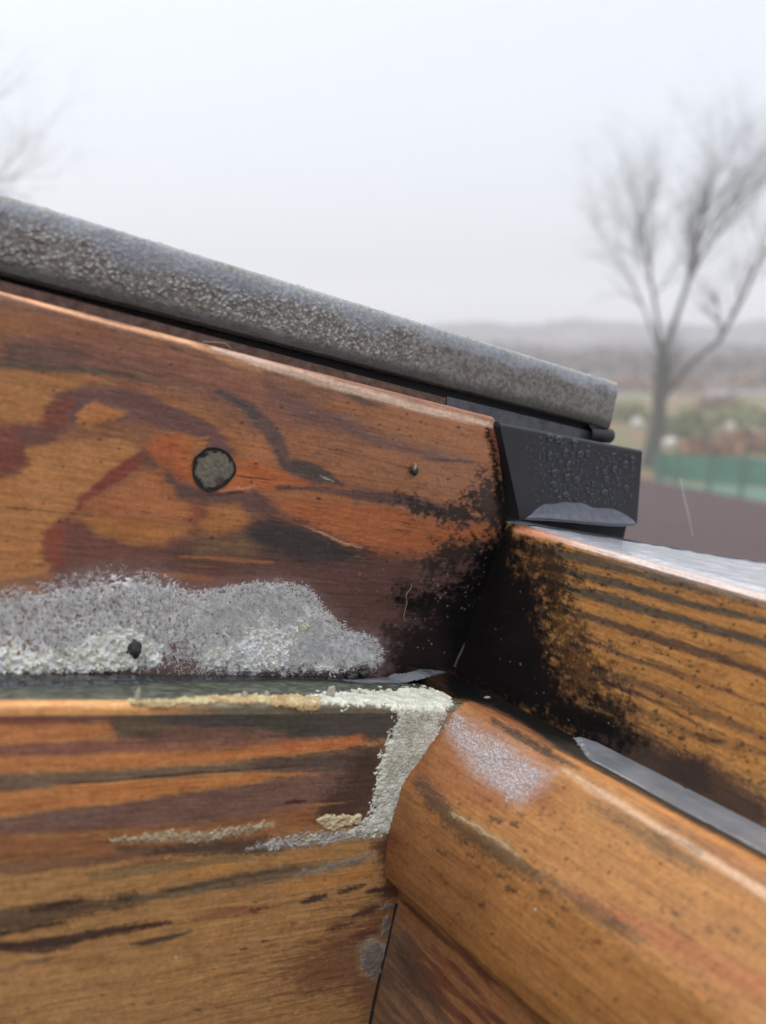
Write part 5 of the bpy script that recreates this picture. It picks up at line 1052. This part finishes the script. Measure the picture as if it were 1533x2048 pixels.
for (x, y, rx, rz, mm, lb) in ((1250, 830, 1.4, 0.9, M_GORSE, 'yellow green bush just right of the metal rail end'), (1365, 860, 1.6, 1.1, M_GORSE, 'yellow green bush right of the forked trunk'), (1480, 840, 1.8, 1.0, M_GORSE, 'yellow green bush near the right edge'),
                              (1255, 770, 2.2, 0.9, M_RUST, 'rust coloured bush left of the forked trunk'), (1420, 905, 1.3, 0.6, M_RUST, 'rust coloured low bush just above the green fence'), (1500, 890, 1.3, 0.7, M_RUST, 'rust coloured low bush at the right above the fence'), (1360, 770, 2.0, 0.9, M_RUST, 'rust coloured bush behind the fork of the trunk'), (1500, 760, 2.4, 1.0, M_RUST, 'rust coloured bush far right by the field'), (1440, 810, 1.5, 0.8, M_RUST, 'rust coloured bush between the two yellow green ones')):
    g = ground_at(x, y + 12); bush('bush', lb, (g[0], g[1], 0), rx, rz, 70 + k, mm, None, 380, 0.28); k += 1
M_STONE = simple('pale_stone', (0.55, 0.52, 0.48), 0.8, 0, 3, 0.2, 0.3, 0.01)
for i, (x, y, s_, lb) in enumerate(((1350, 845, 0.36, 'pale stone just right of the tree trunk'), (1275, 852, 0.3, 'pale stone left of the tree trunk'), (1506, 876, 0.34, 'pale round stone near the right edge'), (1462, 858, 0.26, 'pinkish pale stone between the bushes on the right'), (1340, 893, 0.3, 'pinkish pale stone just above the green fence'))):
    g = ground_at(x, y); o = lump('stone', (0, 0, 0), (s_ * 1000, s_ * 1000, s_ * 700), M_STONE, i + 3.3, None, 2); o.matrix_world = Matrix.Translation((g[0], g[1], s_ * 0.5)); tag(o, lb, 'stone')
# green netting fence with posts
fe = empty('netting_fence', 'green netting garden fence on thin posts behind the brown roof', 'fence', None, local=False, loc=ground_at(1300, 985))
fb = np.array(fe.location); pA = ground_at(1306, 985); pB = ground_at(1640, 1012); Lf = np.linalg.norm(pB - pA); dirf = (pB - pA) / Lf
m_, t_, b_ = mat('green_netting'); M_NET = m_; n_ = noise_node(t_, 1.0, 4, 0.6, stretch=(1.5, 1.5, 6)); r_ = ramp(t_, n_.outputs[0], [(0.35, (0.045, 0.17, 0.12)), (0.65, (0.08, 0.24, 0.17))]); t_.links.new(r_.outputs[0], b_.inputs['Base Color']); b_.inputs['Roughness'].default_value = 0.6
m_, t_, b_ = mat('pale_green_sheet'); M_NET2 = m_; b_.inputs['Base Color'].default_value = (0.24, 0.42, 0.34, 1); b_.inputs['Roughness'].default_value = 0.45
def strip_mesh(name, z0, z1, off, m, seed):
    N_ = 80; Vs = []; nrm = np.array([-dirf[1], dirf[0], 0])
    for th_ in (0, 0.012):
        for i in range(N_):
            s_ = Lf * i / (N_ - 1); wv = 0.05 * math.sin(s_ * 3 + seed) + 0.03 * math.sin(s_ * 7.3); sag = 0.05 * abs(math.sin(s_ * math.pi / 2.3))
            for zz in (z0, (z0 + z1) / 2, z1 - sag): Vs.append(tuple(pA + dirf * s_ + nrm * (off + th_ + wv) - fb + np.array([0, 0, zz])))
    F = [(i * 3 + j, i * 3 + j + 1, (i + 1) * 3 + j + 1, (i + 1) * 3 + j) for i in range(N_ - 1) for j in range(2)]; F += [tuple(q + N_ * 3 for q in reversed(f)) for f in F]
    return plain(name, Vs, F, m, fe, False, smooth=True)
strip_mesh('netting', 0.42, 1.22, 0, M_NET, 1); strip_mesh('lower_sheet', 0.0, 0.40, -0.03, M_NET2, 2)
M_POST = simple('dark_green_post', (0.055, 0.17, 0.12), 0.7, 0, 4, 0.2, 0.1, 0.01)
for x in (1318, 1352, 1420, 1485, 1560):
    t = (x - 1306) / (1640 - 1306); p = pA + (pB - pA) * t - fb
    box('post', (p[0] - 0.05, p[1] - 0.12, -0.1), (p[0] + 0.05, p[1] - 0.03, 1.28), M_POST, fe, False, scale=1.0)

# ------------------------------------------------------------------ the fog
hz_, th_, bh_ = mat('fog'); th_.nodes.remove(bh_); pv = th_.nodes.new('ShaderNodeVolumePrincipled')
pv.inputs['Color'].default_value = (0.97, 0.975, 1.0, 1); pv.inputs['Density'].default_value = 0.0050; pv.inputs['Anisotropy'].default_value = 0.2
th_.links.new(pv.outputs[0], th_.nodes['Material Output'].inputs['Volume'])
HZ = GX + 8
hzo = box('haze', (-HZ, -HZ, -1.3), (HZ, HZ, 16), hz_, None, False, scale=1.0); tag(hzo, kind='stuff'); hzo['label'] = 'pale fog over the field and garden'; hzo['category'] = 'fog'
